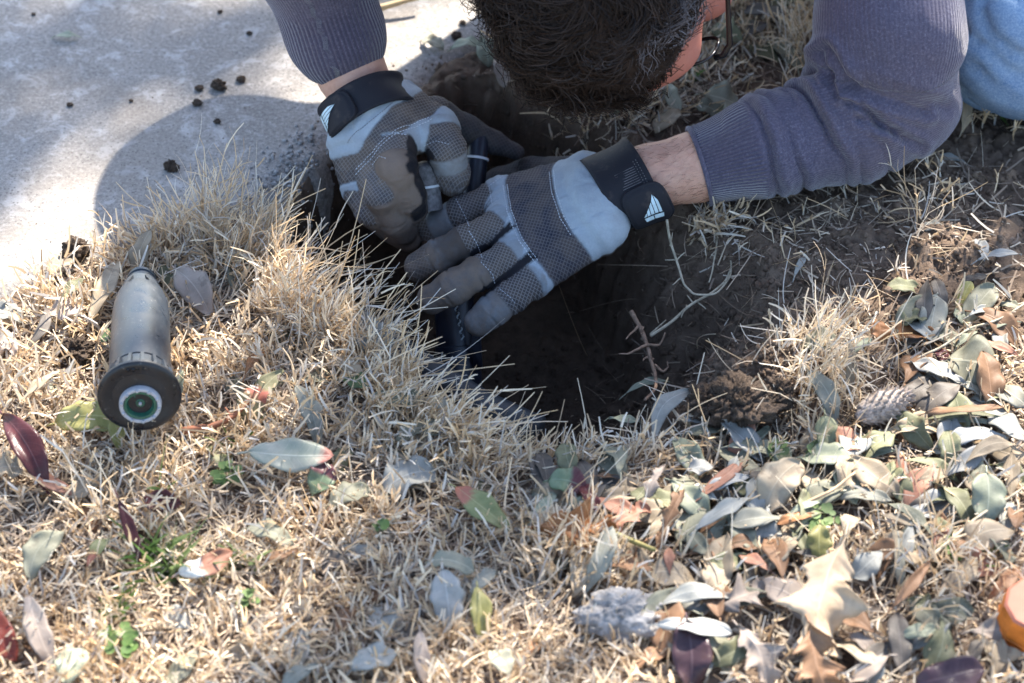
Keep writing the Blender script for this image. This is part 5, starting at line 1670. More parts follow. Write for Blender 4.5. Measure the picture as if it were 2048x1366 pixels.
# taller growth along the slab and over the near lip of the hole
def at_px(n, cx, cy, sx, sy):
    px = cx + sx * rng.normal(size=n); py = cy + sy * rng.normal(size=n)
    pts = np.array([P(a_, b_) for a_, b_ in zip(px, py)])
    return pts[:, :2], np.c_[px, py]
for cx, cy, sx, sy, n, hm, lean in (
        (412, 468, 12, 14, 34, 3.0, (-.05, .0, 1.2)), (365, 485, 24, 16, 36, 2.0, (-.3, .1, .9)), (455, 485, 18, 18, 40, 2.4, (.1, .0, 1.0)), (295, 495, 24, 12, 30, 1.6, (-.4, .2, .7)),
        (490, 510, 30, 25, 110, 2.2, (.5, .2, .7)), (530, 585, 35, 28, 120, 2.1, (.6, .1, .6)), (590, 645, 35, 25, 110, 1.9, (.5, .1, .7)),
        (665, 690, 40, 25, 130, 1.8, (.5, .2, .6)), (735, 745, 35, 25, 110, 1.6, (.4, .2, .8)), (800, 820, 40, 25, 100, 1.7, (.6, .1, .4)),
        (860, 880, 35, 20, 120, 1.8, (1.2, .1, .15)), (930, 930, 45, 20, 90, 1.4, (.7, .1, .4)), (1020, 925, 10, 8, 9, 2.9, (-.25, .0, 1.1)), (780, 600, 8, 8, 5, 2.2, (0.1, 0, 1)), (805, 800, 16, 10, 20, 2.6, (.2, .1, 1.0)),
        (1190, 925, 100, 18, 50, 1.1, (.5, .2, .2)), (1420, 455, 25, 12, 60, 1.1, (.2, -.5, .2)), (1655, 790, 50, 60, 90, 2.0, (0, 0, .9)), (1640, 800, 25, 40, 26, 3.0, (0, .1, 1.2)), (1600, 800, 10, 14, 6, 3.2, (-.25, 0, 1.1)),
        (1835, 480, 8, 12, 7, 3.2, (0, 0, 1.3)), (1560, 20, 60, 60, 70, 2.0, (0, 0, .8)), (1600, 120, 30, 40, 60, 2.2, (.0, .2, .9)), (1210, 230, 50, 25, 100, 1.3, (-.3, 0, .5)), (1060, 120, 30, 20, 10, 1.4, (.2, 0, .3)),
        (250, 800, 40, 40, 50, 1.4, (0, 0, .5)), (1150, 1130, 60, 40, 150, 1.7, (.3, .2, .5)), (250, 1000, 70, 60, 80, 1.5, (.0, 0, .6)), (1900, 1150, 60, 50, 80, 1.7, (.2, 0, .6)), (1960, 200, 30, 25, 40, 1.7, (0, 0, .7))):
    q, qp = at_px(n, cx, cy, sx, sy)
    tuft(q, qp, hm, np.array(lean) * 1.0, .35)
# long leafless stalks that catch the light
for cx, cy, sx, sy, n, hm, lean in ((570, 590, 60, 60, 230, 1.45, (.9, .2, .5)), (690, 710, 100, 50, 220, 1.35, (.8, .2, .5)), (1180, 915, 120, 25, 160, .9, (0, 0, .05)), (440, 490, 60, 22, 60, 1.2, (.1, 0, .9)), (880, 900, 60, 15, 90, 1.3, (1.6, .2, .1)), (300, 1000, 300, 150, 260, .8, (0, 0, .7)), (900, 1150, 250, 110, 250, .8, (.2, 0, .6)), (1700, 900, 200, 150, 160, .9, (0, 0, .5)), (1700, 470, 200, 80, 120, .8, (0, 0, .1))):
    q, qp = at_px(n, cx, cy, sx, sy)
    z = height(q[:, 0], q[:, 1]); base = np.c_[q, z]
    d = nrm(rng.normal(0, .5, (n, 3)) + np.array(lean)); d[:, 2] = np.maximum(d[:, 2], .05)
    push(ribbons('', base, nrm(d), (.018 + .030 * rng.random(n)) * hm, .0008 + .0005 * rng.random(n), rng.normal(0, .3, (n, 3)), 6, None, taper=.5, build=False))
grass = mesh_np('dry_grass', np.concatenate(BV), np.concatenate(BF), M_straw)
tag(grass, 'short dormant straw-coloured grass covering the lawn round the hole', 'grass', None, 'stuff')
print('grass faces', len(grass.data.polygons))
# thatch: fallen straw matted on the soil
BV = []; BF = []; nb = 0
xy, pxl = sample(230000, lambda x, y: .36 * np.clip(grass_density(x, y) * 1.3, 0, 1) + .030 * ((x > 1300) & (y > 300) & (y < 1000)) + .006 * ((x > 900) & (y < 340)))
n = len(xy); z = height(xy[:, 0], xy[:, 1])
gd_ = np.clip(grass_density(pxl[:, 0], pxl[:, 1]), 0, 1)
base = np.c_[xy, z + .0008 + rng.random(n) ** 1.5 * .0065 * gd_]
ph = rng.random(n) * 2 * math.pi
d = np.stack([np.cos(ph), np.sin(ph), rng.normal(0, .16, n)], -1); d = nrm(d)
ln = .006 + .018 * rng.random(n) ** 2 + .018 * (rng.random(n) < .18)
bend = rng.normal(0, .25, (n, 3)) * [1, 1, .25]
push(ribbons('', base, d, ln, .0008 + .0010 * rng.random(n) ** 2, bend, 3, None, taper=.3, wdir=nrm(np.array([0, 0, 1.0]) + .5 * rng.normal(size=(n, 3))), build=False))
th_ = mesh_np('grass_thatch', np.concatenate(BV), np.concatenate(BF), M_thatch)
tag(th_, 'matted dead straw and clippings lying flat between the grass stems', 'thatch', None, 'stuff')
print('thatch', n)
# fine roots hanging from the cut sides of the hole
BV = []; BF = []; nb = 0
q, qp = at_px(520, 1420, 560, 130, 110)
z = height(q[:, 0], q[:, 1]); n = len(q)
push(ribbons('', np.c_[q, z + .001], nrm(rng.normal(size=(n, 3)) * [1, 1, .45] + [0, 0, .15]), .006 + .02 * rng.random(n) ** 2, .0004 + .0006 * rng.random(n), rng.normal(0, .5, (n, 3)), 7, None, taper=.6, build=False))
q, qp = at_px(160, 1050, 230, 120, 50)
z = height(q[:, 0], q[:, 1]); n = len(q)
push(ribbons('', np.c_[q, z + .001], nrm(rng.normal(size=(n, 3)) * [1, 1, .45] + [0, 0, .15]), .006 + .02 * rng.random(n) ** 2, .0004 + .0006 * rng.random(n), rng.normal(0, .5, (n, 3)), 7, None, taper=.6, build=False))
rt = mesh_np('fine_roots', np.concatenate(BV), np.concatenate(BF), flat('root_fibre', (.22, .16, .11), .8, .2, 200, .5))
tag(rt, 'hair-fine pale roots sticking out of the dug earth slopes', 'roots', None, 'stuff')

# green weeds: single plants
M_weed = straw_mat('green_blade', [(0, (.07, .14, .035)), (.5, (.13, .23, .06)), (1, (.24, .34, .12))], .35)
def weed(px, py, nb_, hl, label, spread=.9, wmul=1.0):
    c = P(px, py, 0); z = float(surf(c[0], c[1])); c = P(px, py, z)
    n = nb_; ph = rng.random(n) * 6.283; th = .15 + spread * rng.random(n)
    base = np.tile(c, (n, 1)) + rng.normal(0, .004, (n, 3)) * [1, 1, 0]
    bend = unit(np.full(n, 1.5), ph) * .35; bend[:, 2] -= .2
    o = ribbons('green_weed', base, unit(th, ph), hl * (.5 + .7 * rng.random(n)), (.0026 + .0018 * rng.random(n)) * wmul, bend, 8, M_weed, None, .85, wdir=unit(np.full(n, 1.57), ph + 1.57))
    tag(o, label, 'weed')
def rosette(px, py, k, r_, label):
    c = P(px, py, 0); z = float(surf(c[0], c[1])); c = P(px, py, z + .004)
    mb = MB()
    for i in range(k):
        t = rng.random() * 6.283; rr = r_ * (.25 + .75 * rng.random()); q = c + [rr * math.cos(t), rr * math.sin(t), .004 * rng.random() + .006]
        s_ = .0022 + .0018 * rng.random(); V = [q]
        nn_ = nrm(rng.normal(0, .35, 3) + [0, -.2, 1]); a_ = nrm(np.cross(nn_, [1, .3, 0])); b_ = np.cross(nn_, a_)
        for j in range(10):
            g = 2 * math.pi * j / 10; V.append(q + s_ * (a_ * math.cos(g) + b_ * math.sin(g)) * (.75 if j == 0 else 1) + nn_ * s_ * .25)
        mb.add(V, [(0, 1 + j, 1 + (j + 1) % 10) for j in range(10)])
        mb.tube([c + [0, 0, -.003], q], .0003, 4)
    tag(mb.build('clover_weed', M_weed), label, 'weed')
weed(345, 1150, 34, .034, 'large bright green grassy weed growing in the dry lawn in the foreground', .9)
weed(300, 1110, 14, .030, 'tall thin green blades left of the large green weed', .6)
weed(470, 905, 9, .022, 'few green blades beside the big pink and green leaf', .9)
weed(325, 1000, 3, .040, 'pair of tall green blades standing in front of the dark red leaf', .25)
weed(480, 1135, 16, .022, 'spreading green weed right of the brown and white leaf', 1.1, 1.3)
weed(235, 1235, 14, .016, 'low broad-leaved green weed in the foreground left of the middle', 1.2, 1.6)
weed(1990, 225, 14, .014, 'tiny green seedling near the jeans knee', 1.2)
weed(1385, 150, 20, .014, 'low dark green moss-like weed below the eyeglasses', 1.2)
weed(1960, 1120, 10, .018, 'green weed showing through dry grass above the orange plug', 1.1, 1.3)
rosette(1648, 920, 26, .011, 'round-leaved green clover between the leaves right of the hole')
rosette(1548, 912, 14, .008, 'small green clover below the largest clod')
rosette(1640, 1055, 24, .012, 'green clover patch above the lobed beige oak leaf')
rosette(1920, 835, 10, .007, 'green clover peeping out above the stacked brown leaves')
rosette(1900, 1115, 12, .009, 'green clover left of the grassy weed near the orange plug')
rosette(455, 965, 20, .010, 'green clover under the pink and green leaf')
rosette(500, 1215, 8, .006, 'pair of green clover leaves in the foreground grass')
rosette(240, 1300, 20, .012, 'green clover at the lower left in the dry grass')
rosette(760, 1068, 4, .004, 'single tiny green leaflet in the grass left of the fallen leaves')

# ================================================================ twigs and roots that stand out
def twig(name, label, cat, main, branches, mat, r0=.0016, r1=.0007):
    root = None; mb = MB()
    def path(pp, ra, rb):
        pts = [P(x, y, z) for x, y, z in pp]
        out = []
        for i in range(len(pts) - 1):
            for k in range(5):
                f = k / 5; out.append(pts[i] * (1 - f) + pts[i + 1] * f + rng.normal(0, .00035, 3))
        out.append(pts[-1])
        m_ = len(out)
        # round off the corners
        for _ in range(2): out = [out[0]] + [(out[i - 1] + 2 * out[i] + out[i + 1]) / 4 for i in range(1, m_ - 1)] + [out[-1]]
        mb.tube(out, [ra + (rb - ra) * i / (m_ - 1) for i in range(m_)], 6)
    path(main, r0, r1)
    for b_ in branches: path(b_, r1 * 1.1, r1 * .45)
    o = mb.build(name, mat); tag(o, label, cat)
M_root = flat('brown_root', (.26, .17, .115), .8, .2, 300, .5, .4)
M_stalk = flat('pale_stalk', (.42, .36, .26), .75, .2, 200, .4, .3)
twig('brown_root', 'knotty brown root sprig standing up in the middle of the dug hole', 'root',
     [(1262, 622, -.030), (1285, 665, -.038), (1300, 715, -.045), (1310, 745, -.048), (1312, 778, -.040), (1290, 800, -.020)],
     [[(1280, 648, -.035), (1265, 665, -.035), (1252, 678, -.034)], [(1294, 690, -.04), (1272, 700, -.040), (1255, 708, -.04), (1238, 708, -.04)], [(1296, 690, -.04), (1320, 692, -.040), (1330, 665, -.032)],
      [(1310, 730, -.047), (1325, 745, -.047), (1336, 735, -.044), (1335, 722, -.04)], [(1308, 718, -.046), (1290, 715, -.045), (1286, 722, -.045)], [(1285, 655, -.036), (1282, 668, -.036)]], M_root, .0019, .0011)
twig('dry_stalk', 'long pale dry stalk slanting across the dark slope above the brown root', 'stalk',
     [(1300, 672, -.040), (1340, 645, -.034), (1385, 605, -.026), (1420, 590, -.020), (1455, 560, -.016), (1466, 520, -.010)],
     [[(1300, 668, -.04), (1332, 640, -.036)], [(1385, 605, -.026), (1374, 590, -.026)], [(1390, 600, -.026), (1412, 618, -.028)], [(1375, 610, -.028), (1362, 635, -.03)]], M_stalk, .0013, .0007)
twig('dry_vine', 'curved pale vine looping over the earth right of the cuff', 'stalk',
     [(1335, 440, .020), (1340, 480, .008), (1352, 520, -.004), (1370, 570, -.014), (1390, 590, -.018), (1430, 590, -.016), (1462, 555, -.012), (1462, 520, -.008), (1450, 500, -.006)],
     [[(1352, 520, -.004), (1370, 505, 0)], [(1352, 520, -.004), (1330, 520, -.004)], [(1362, 555, -.012), (1345, 570, -.014)], [(1340, 490, .005), (1345, 465, .012)]], M_stalk, .0010, .0006)
twig('dry_vine', 'thin tan root hanging down the slope right of the curved pale vine', 'root',
     [(1437, 455, .002), (1432, 500, -.004), (1425, 540, -.010), (1418, 565, -.014)], [[(1432, 500, -.004), (1420, 515, -.006)]], M_stalk, .0008, .0005)
twig('fallen_twig', 'slim grey twig with a forked end lying among leaves at the right', 'twig',
     [(1830, 720, .010), (1890, 690, .014), (1940, 655, .016), (2000, 640, .016), (2060, 600, .016)], [[(1940, 655, .016), (1925, 640, .02)]], M_stalk, .0010, .0007)
twig('fallen_twig', 'long bare twig slanting over leaves above the beige oak leaf', 'twig',
     [(1600, 1010, .014), (1660, 985, .018), (1710, 945, .022)], [], flat('tan_twig', (.42, .29, .18), .8), .0013, .0009)
twig('fallen_twig', 'forked grey twig lying in dry grass towards the right edge', 'twig',
     [(1845, 1130, .012), (1900, 1080, .016), (1960, 1030, .018), (2050, 975, .02)], [[(1900, 1080, .016), (1990, 1050, .016), (2060, 1010, .016)]], M_stalk, .0014, .0009)
twig('fallen_twig', 'olive-brown twig on the orange leaves below the maroon leaf', 'twig',
     [(1225, 1065, .018), (1270, 1085, .018), (1310, 1100, .018)], [], flat('olive_twig', (.20, .17, .06), .7), .0020, .0015)
twig('fallen_twig', 'reddish brown stalk with leaves left of the hole, below the spotted leaf', 'twig',
     [(360, 862, .012), (420, 855, .014), (465, 835, .016), (500, 800, .018), (520, 770, .02)], [[(465, 835, .016), (450, 815, .016)]], flat('red_twig', (.22, .09, .05), .7), .0026, .0012)
twig('fallen_twig', 'bare broken branch end lying on the concrete at the top edge', 'twig',
     [(745, 18, .008), (790, 8, .010), (840, -6, .012)], [], flat('tan_branch', (.40, .30, .17), .8), .0030, .0018)
# ---- the leaves that stand out, one by one: x, y, length, width (photo pixels), turn, material, shape, label, options
LEAVES = [
 (866, 85, 46, 26, -22, 'cream', 'oval', 'small pale cream oval leaf on bright concrete near the hair', dict(dz=.001)),
 (935, 91, 70, 15, 6, 'mint', 'lance', 'slim pale green leaf on concrete between the cream leaf and the hair', {}),
 (970, 98, 46, 42, -75, 'mint', 'obov', 'broad pale green leaf at the edge of the concrete beside the hair', dict(tilt=(0, -.5), dz=.006)),
 (1003, 142, 42, 32, -70, 'pink', 'oval', 'pinkish grey leaf standing on the dark earth beside the hair', dict(tilt=(.1, -.8), dz=.010)),
 (135, 72, 58, 11, -2, 'mint', 'lance', 'lone slim pale green leaf on the far concrete', {}),
 (1345, 195, 46, 30, -62, 'cream', 'oval', 'upright pale yellow oval leaf left of the widest cream leaf', dict(dz=.010, tilt=(-.2, -.6))),
 (1438, 196, 78, 46, -12, 'cream', 'obov', 'widest cream oval leaf on the ground above the bare wrist', dict(dz=.012, tilt=(0, -.4), curl=.12)),
 (1420, 217, 56, 26, -18, 'sage', 'oval', 'grey-green leaf tucked under the widest cream leaf', dict(dz=.004, tilt=(0, -.3))),
 (1572, 104, 88, 30, -38, 'sage', 'oval', 'long grey-green leaf in the dry grass left of the upper arm', dict(dz=.006)),
 (1450, 114, 52, 14, 2, 'sage', 'lance', 'slim green-grey leaf right below the eyeglass hinge', {}),
 (1492, 55, 44, 20, -50, 'sage', 'oval', 'small grey-green leaf at the back between the glasses and the arm', {}),
 (1575, 12, 90, 24, 30, 'olive', 'oval', 'olive leaf at the far edge of the dry grass beside the upper arm', dict(dz=.008)),
 (1895, 321, 90, 11, -7, 'pale', 'lance', 'slim pale leaf lying flat on earth just below the elbow', {}),
 (2005, 200, 44, 34, 20, 'sage', 'oval', 'crumpled sage leaf by the jeans knee', dict(wav=.15, dz=.005)),
 (1925, 225, 74, 22, -70, 'tan', 'lance', 'narrow tan leaf leaning beside the elbow', dict(dz=.012, tilt=(.6, -.5))),
 (1866, 456, 46, 20, 0, 'pale', 'oval', 'pale oval leaf lying on straw right of the forearm', {}),
 (1962, 497, 46, 24, -68, 'white', 'oval', 'whitish upright half of a pair of leaves on the right soil', dict(dz=.004)),
 (2000, 511, 90, 15, 7, 'white', 'lance', 'whitish slim leaf pointing to the right edge on the soil', dict(dz=.003)),
 (1600, 530, 42, 14, 60, 'pale', 'oval', 'small grey leaf on the dark right slope of the hole', {}),
 (1930, 594, 56, 32, 62, 'yellow', 'oval', 'yellow-green leaf standing among dark leaves at the right', dict(dz=.006, tilt=(-.3, -.2))),
 (1920, 631, 30, 22, -70, 'mint', 'oval', 'tiny pale blue-green leaf below the yellow-green one at the right', dict(dz=.003)),
 (1848, 606, 64, 36, 24, 'dark', 'oval', 'dark grey-brown leaf left of the yellow-green leaf', dict(dz=.005)),
 (1950, 556, 52, 16, 12, 'dark', 'oval', 'dark narrow leaf just above the yellow-green leaf', dict(dz=.004)),
 (1830, 638, 66, 34, 10, 'olive', 'kite', 'folded olive leaf resting on the orange-brown leaf', dict(dz=.010, fold=.8)),
 (1826, 667, 92, 34, -4, 'orange', 'oval', 'orange-brown leaf curled over earth right of the dry tuft', dict(dz=.006, wav=.14)),
 (1757, 660, 30, 40, -70, 'orange', 'oval', 'small orange leaf standing beside the dry tuft', dict(dz=.006, tilt=(.3, -.6))),
 (1640, 683, 74, 38, 10, 'sage', 'oval', 'pale sage leaf behind the left side of the dry tuft', dict(dz=.006, tilt=(0, -.2))),
 (1724, 690, 54, 17, 36, 'mint', 'lance', 'slim mint leaf inside the dry tuft', dict(dz=.010)),
 (1876, 741, 118, 34, -22, 'white', 'lance', 'whitish leaf with a long drawn-out tip beside the round sage leaf', dict(dz=.010, fold=.35)),
 (1950, 731, 112, 66, -12, 'sage', 'round', 'largest round sage-green leaf with dark specks at the right', dict(dz=.008, tilt=(-.05, -.3), fold=.08)),
 (1846, 766, 64, 26, -8, 'blue', 'oval', 'bluish leaf tucked under the whitish long-tipped leaf', dict(dz=.003)),
 (1699, 738, 78, 20, -84, 'tan', 'oval', 'narrow tan leaf standing upright in the dry tuft', dict(dz=.014, tilt=(0, -1.0))),
 (1645, 790, 92, 38, -58, 'blue', 'oval', 'blue-grey leaf leaning against the dry tuft in front of the clods', dict(dz=.014, tilt=(-.2, -.6))),
 (1660, 815, 66, 26, -62, 'pale', 'oval', 'pale leaf lying right behind the leaning blue-grey leaf', dict(dz=.010, tilt=(.1, -.5))),
 (1656, 882, 76, 46, -78, 'olive', 'kite', 'olive-tan leaf standing point down above the green clover', dict(dz=.012, tilt=(0, -.8))),
 (1345, 832, 116, 38, 48, 'pale', 'obov', 'large pale oval leaf on the near rim of the hole, left of the clods', dict(dz=.012, tilt=(-.2, -.2))),
 (1298, 772, 96, 13, 14, 'mint', 'lance', 'slim green leaf on the rim above the large pale oval leaf', dict(dz=.010)),
 (1250, 838, 66, 18, -8, 'mint', 'lance', 'green-grey narrow leaf left of the large pale oval leaf', dict(dz=.006)),
 (1432, 858, 130, 28, 5, 'sage', 'lance', 'long sage leaf lying below the largest clod', dict(dz=.004)),
 (1382, 838, 50, 12, -12, 'white', 'lance', 'small whitish leaf beneath the rounded clod', dict(dz=.006)),
 (1880, 712, 34, 26, -60, 'maroon', 'oval', 'tiny dark maroon leaf left of the round sage leaf', dict(dz=.006)),
 (2005, 650, 80, 14, 14, 'mint', 'lance', 'long green leaf at the right edge above the round sage leaf', dict(dz=.008)),
 (1935, 672, 52, 18, 40, 'mint', 'oval', 'mint leaf slanting up left of the long green leaf at the right edge', dict(dz=.008)),
 (1995, 700, 90, 18, -12, 'terra', 'lance', 'reddish narrow leaf behind the round sage leaf', dict(dz=.006)),
 (2020, 610, 40, 16, -5, 'sage', 'oval', 'small sage leaf by the right edge above the long green leaf', dict(dz=.004)),
 (1930, 815, 160, 20, 4, 'brown', 'lance', 'long curled brown leaf on top of a stack of narrow leaves', dict(dz=.018, curl=.10)),
 (1925, 832, 150, 14, 2, 'olive', 'lance', 'olive leaf in the middle of the stack of narrow leaves', dict(dz=.012, curl=.08)),
 (1930, 848, 150, 16, -1, 'sage', 'lance', 'sage leaf at the bottom of the stack of narrow leaves', dict(dz=.008, curl=.06)),
 (1950, 880, 136, 30, 6, 'white', 'lance', 'wide whitish leaf under the stack of narrow leaves', dict(dz=.010)),
 (1990, 905, 120, 26, 16, 'tan', 'lance', 'tan-grey leaf crossing the wide whitish leaf at the right', dict(dz=.013)),
 (1905, 905, 90, 22, -10, 'blue', 'lance', 'blue-grey leaf below the wide whitish leaf', dict(dz=.004)),
 (1742, 943, 136, 50, -32, 'tan', 'obov', 'broad tan oval leaf right of the green clover', dict(dz=.012, tilt=(0, -.2))),
 (1695, 962, 90, 50, -64, 'mint', 'oval', 'pale green oval leaf beside the broad tan leaf', dict(dz=.007)),
 (1735, 996, 110, 26, -4, 'blue', 'lance', 'blue-grey leaf below the broad tan leaf', dict(dz=.009)),
 (1800, 945, 34, 58, -10, 'terra', 'oval', 'small rust leaf right of the broad tan leaf', dict(dz=.005)),
 (1565, 972, 104, 76, 52, 'tan', 'round', 'mottled tan leaf with purple spots among the litter', dict(dz=.014, tilt=(0, -.5))),
 (1625, 970, 56, 34, -60, 'tan', 'oval', 'small ochre leaf right of the mottled tan leaf', dict(dz=.008)),
 (1440, 958, 160, 26, 38, 'terra', 'lance', 'long terracotta leaf slanting up left of the mottled tan leaf', dict(dz=.012)),
 (1455, 965, 110, 24, 18, 'white', 'lance', 'whitish leaf lying across the long terracotta leaf', dict(dz=.014)),
 (1400, 935, 54, 32, 10, 'white', 'oval', 'small whitish oval leaf left of the long terracotta leaf', dict(dz=.010)),
 (1360, 972, 62, 34, 32, 'sage', 'oval', 'sage oval leaf left of the whitish crossing leaf', dict(dz=.008)),
 (1520, 905, 90, 26, 8, 'sage', 'oval', 'sage leaf just below the largest clod', dict(dz=.006)),
 (1520, 870, 54, 20, 44, 'mint', 'oval', 'small mint leaf next to the foot of the largest clod', dict(dz=.006)),
 (1448, 1022, 140, 30, 30, 'pale', 'lance', 'long pale leaf pointing up right in the litter', dict(dz=.016)),
 (1512, 1042, 132, 36, 6, 'blue', 'lance', 'long blue-grey leaf below the mottled tan leaf', dict(dz=.013)),
 (1592, 1036, 84, 20, 14, 'orange', 'lance', 'orange-brown narrow leaf at the tip of the long blue-grey leaf', dict(dz=.014)),
 (1610, 1012, 70, 16, 20, 'mint', 'lance', 'mint narrow leaf above the orange-brown narrow leaf', dict(dz=.013)),
 (1968, 1008, 92, 72, -88, 'mint', 'kite', 'pale mint kite-shaped leaf near the right edge', dict(dz=.018, tilt=(0, -.7))),
 (1820, 1038, 126, 18, -36, 'sage', 'lance', 'narrow sage leaf slanting down left of the mint kite-shaped leaf', dict(dz=.014)),
 (1641, 1084, 56, 48, -85, 'yellow', 'oval', 'rounded yellow-green leaf above the beige oak leaf', dict(dz=.014, tilt=(0, -.6))),
 (1826, 1164, 118, 26, 52, 'brown', 'lance', 'curled brown leaf standing right of the beige oak leaf', dict(dz=.018, fold=.7, tilt=(.3, -.3))),
 (1800, 1125, 80, 22, -82, 'blue', 'oval', 'upright blue-grey leaf left of the curled brown leaf', dict(dz=.010, tilt=(0, -.6))),
 (1392, 1202, 160, 30, 5, 'pale', 'lance', 'long pale leaf lying above the whitish curled leaf', dict(dz=.016)),
 (1385, 1252, 160, 40, -6, 'white', 'obov', 'long whitish curled leaf with a tan rim in the foreground', dict(dz=.020, fold=.35)),
 (1378, 1308, 110, 78, -84, 'purple', 'oval', 'dark purple oval leaf with red rim under the whitish curled leaf', dict(dz=.012, tilt=(0, -.5))),
 (1195, 1124, 118, 46, 68, 'blue', 'obov', 'upright pale blue-grey leaf in the middle foreground', dict(dz=.020, tilt=(0, -.9))),
 (1135, 968, 78, 46, -12, 'greenmaroon', 'oval', 'glossy green leaf with a maroon tip on the near rim', dict(dz=.018, tilt=(0, -.3), wav=.12)),
 (1182, 995, 66, 34, -60, 'maroon', 'oval', 'curled maroon leaf right of the glossy green leaf', dict(dz=.018, fold=.7)),
 (1160, 1018, 60, 40, 10, 'mint', 'oval', 'mint-green leaf below the glossy green and maroon leaf', dict(dz=.014)),
 (1085, 1005, 90, 28, 55, 'mint', 'lance', 'dusky mint leaf left of the mint-green leaf', dict(dz=.010)),
 (965, 1012, 128, 44, -34, 'greenred', 'oval', 'green leaf with a reddish upper end in the grass left of the litter', dict(dz=.016, tilt=(0, -.3))),
 (905, 1128, 90, 38, -14, 'cream', 'oval', 'cream leaf above the whitest leaf in the foreground', dict(dz=.018, wav=.12)),
 (893, 1195, 92, 66, -82, 'white', 'oval', 'whitest rounded leaf in the foreground grass', dict(dz=.016, tilt=(0, -.5), fold=.08)),
 (960, 1228, 92, 40, -84, 'yellow', 'oval', 'olive-yellow leaf right of the whitest leaf', dict(dz=.012, tilt=(0, -.4))),
 (965, 1160, 70, 30, 46, 'blue', 'oval', 'small blue-grey leaf above the olive-yellow leaf', dict(dz=.010)),
 (582, 906, 172, 46, -2, 'pinkgreen', 'oval', 'largest pinkish green leaf with a red tip, lying on dry grass', dict(dz=.022, fold=.12, tilt=(0, -.4), curl=.03)),
 (640, 955, 60, 50, 60, 'greenmaroon', 'oval', 'small green and maroon leaf below the red-tipped leaf', dict(dz=.010, tilt=(0, -.4))),
 (178, 842, 140, 46, 2, 'yellow', 'oval', 'large yellow-green leaf leaning on the sprinkler cap', dict(dz=.016, tilt=(0, -.6), wav=.08)),
 (232, 858, 60, 34, -70, 'yellow', 'oval', 'curled yellow leaf tip hanging over the sprinkler cap edge', dict(dz=.012, tilt=(.4, -.6))),
 (50, 905, 160, 58, -58, 'maroon', 'lance', 'large dark maroon leaf curving down at the left edge', dict(dz=.020, fold=.6, tilt=(0, -.3))),
 (110, 960, 120, 34, -30, 'terra', 'lance', 'rust leaf beneath the large dark maroon leaf', dict(dz=.008)),
 (22, 935, 60, 50, 0, 'tan', 'oval', 'tan leaf at the left edge under the maroon leaf', dict(dz=.008)),
 (170, 975, 90, 30, 30, 'tan', 'oval', 'shaded tan leaf right of the rust leaf', dict(dz=.008)),
 (322, 1004, 80, 34, -4, 'maroon', 'oval', 'dark red leaf lying behind the tall green blades', dict(dz=.014, tilt=(0, -.7))),
 (262, 1068, 110, 26, -66, 'maroon', 'lance', 'thin maroon leaf standing upright behind the large green weed', dict(dz=.024, tilt=(.3, -.8))),
 (200, 1100, 80, 24, 50, 'greenred', 'lance', 'green and brown leaf left of the upright maroon leaf', dict(dz=.014)),
 (410, 1122, 116, 40, 18, 'brownwhite', 'oval', 'leaf half white and half red-brown right of the green weed', dict(dz=.018, tilt=(0, -.4))),
 (8, 1268, 90, 60, -70, 'red', 'oval', 'bright red leaf at the left edge in the foreground', dict(dz=.016, tilt=(0, -.5))),
 (92, 1108, 110, 46, 48, 'sage', 'oval', 'sage leaf slanting up at the left of the foreground', dict(dz=.014, tilt=(0, -.3))),
 (80, 1262, 130, 46, -72, 'pink', 'oval', 'pale pinkish leaf in the bottom left foreground', dict(dz=.012, tilt=(0, -.4))),
 (148, 1330, 80, 56, 60, 'mint', 'oval', 'pale mint leaf blurred at the bottom left', dict(dz=.014)),
 (525, 785, 110, 48, 38, 'spotted', 'kite', 'olive leaf with red blotches left of the hole', dict(dz=.018, tilt=(-.2, -.4))),
 (512, 722, 66, 18, 48, 'orange', 'lance', 'orange-red narrow leaf above the blotched olive leaf', dict(dz=.014)),
 (738, 680, 118, 62, -48, 'pale', 'oval', 'grey leaf with small dark holes at the brink of the hole', dict(dz=.016, tilt=(-.2, -.4))),
 (690, 742, 100, 30, -34, 'tan', 'oval', 'tan-edged grey leaf below the grey leaf with holes', dict(dz=.010)),
 (713, 765, 56, 30, -20, 'green', 'oval', 'dark green rounded leaf near the brink of the hole', dict(dz=.010)),
 (613, 830, 104, 36, -68, 'blue', 'oval', 'upright pale blue-grey leaf in the grass left of the hole', dict(dz=.014, tilt=(0, -.5))),
 (384, 582, 100, 56, -52, 'pink', 'oval', 'pinkish tan cracked leaf right of the sprinkler inlet', dict(dz=.014, tilt=(-.2, -.4))),
 (283, 506, 80, 34, 232, 'tan', 'oval', 'tan leaf standing up behind the sprinkler inlet', dict(dz=.018, tilt=(-.3, -.6))),
 (205, 575, 130, 40, 66, 'tan', 'oval', 'long tan leaf lying left of the sprinkler shoulder', dict(dz=.014)),
 (72, 650, 86, 22, 66, 'dark', 'lance', 'narrow grey-brown leaf standing in the grass at the left', dict(dz=.014, tilt=(.2, -.2))),
 (128, 622, 90, 40, 10, 'pink', 'oval', 'pinkish broad leaf left of the long tan leaf', dict(dz=.010)),
 (145, 575, 60, 24, 50, 'olive', 'oval', 'olive leaf under the clod at the corner of the concrete', dict(dz=.010)),
 (10, 625, 76, 40, -20, 'pale', 'oval', 'pale leaf with a dark hole at the left edge of the grass', dict(dz=.010)),
 (8, 690, 60, 60, 20, 'pink', 'oval', 'pale pinkish leaf at the left edge beside the sprinkler', dict(dz=.008)),
 (85, 765, 110, 16, 36, 'tan', 'lance', 'slim straw-coloured leaf left of the sprinkler collar', dict(dz=.014)),
 (215, 675, 30, 26, 0, 'green', 'oval', 'dark green leaf peeping out left of the sprinkler body', dict(dz=.006)),
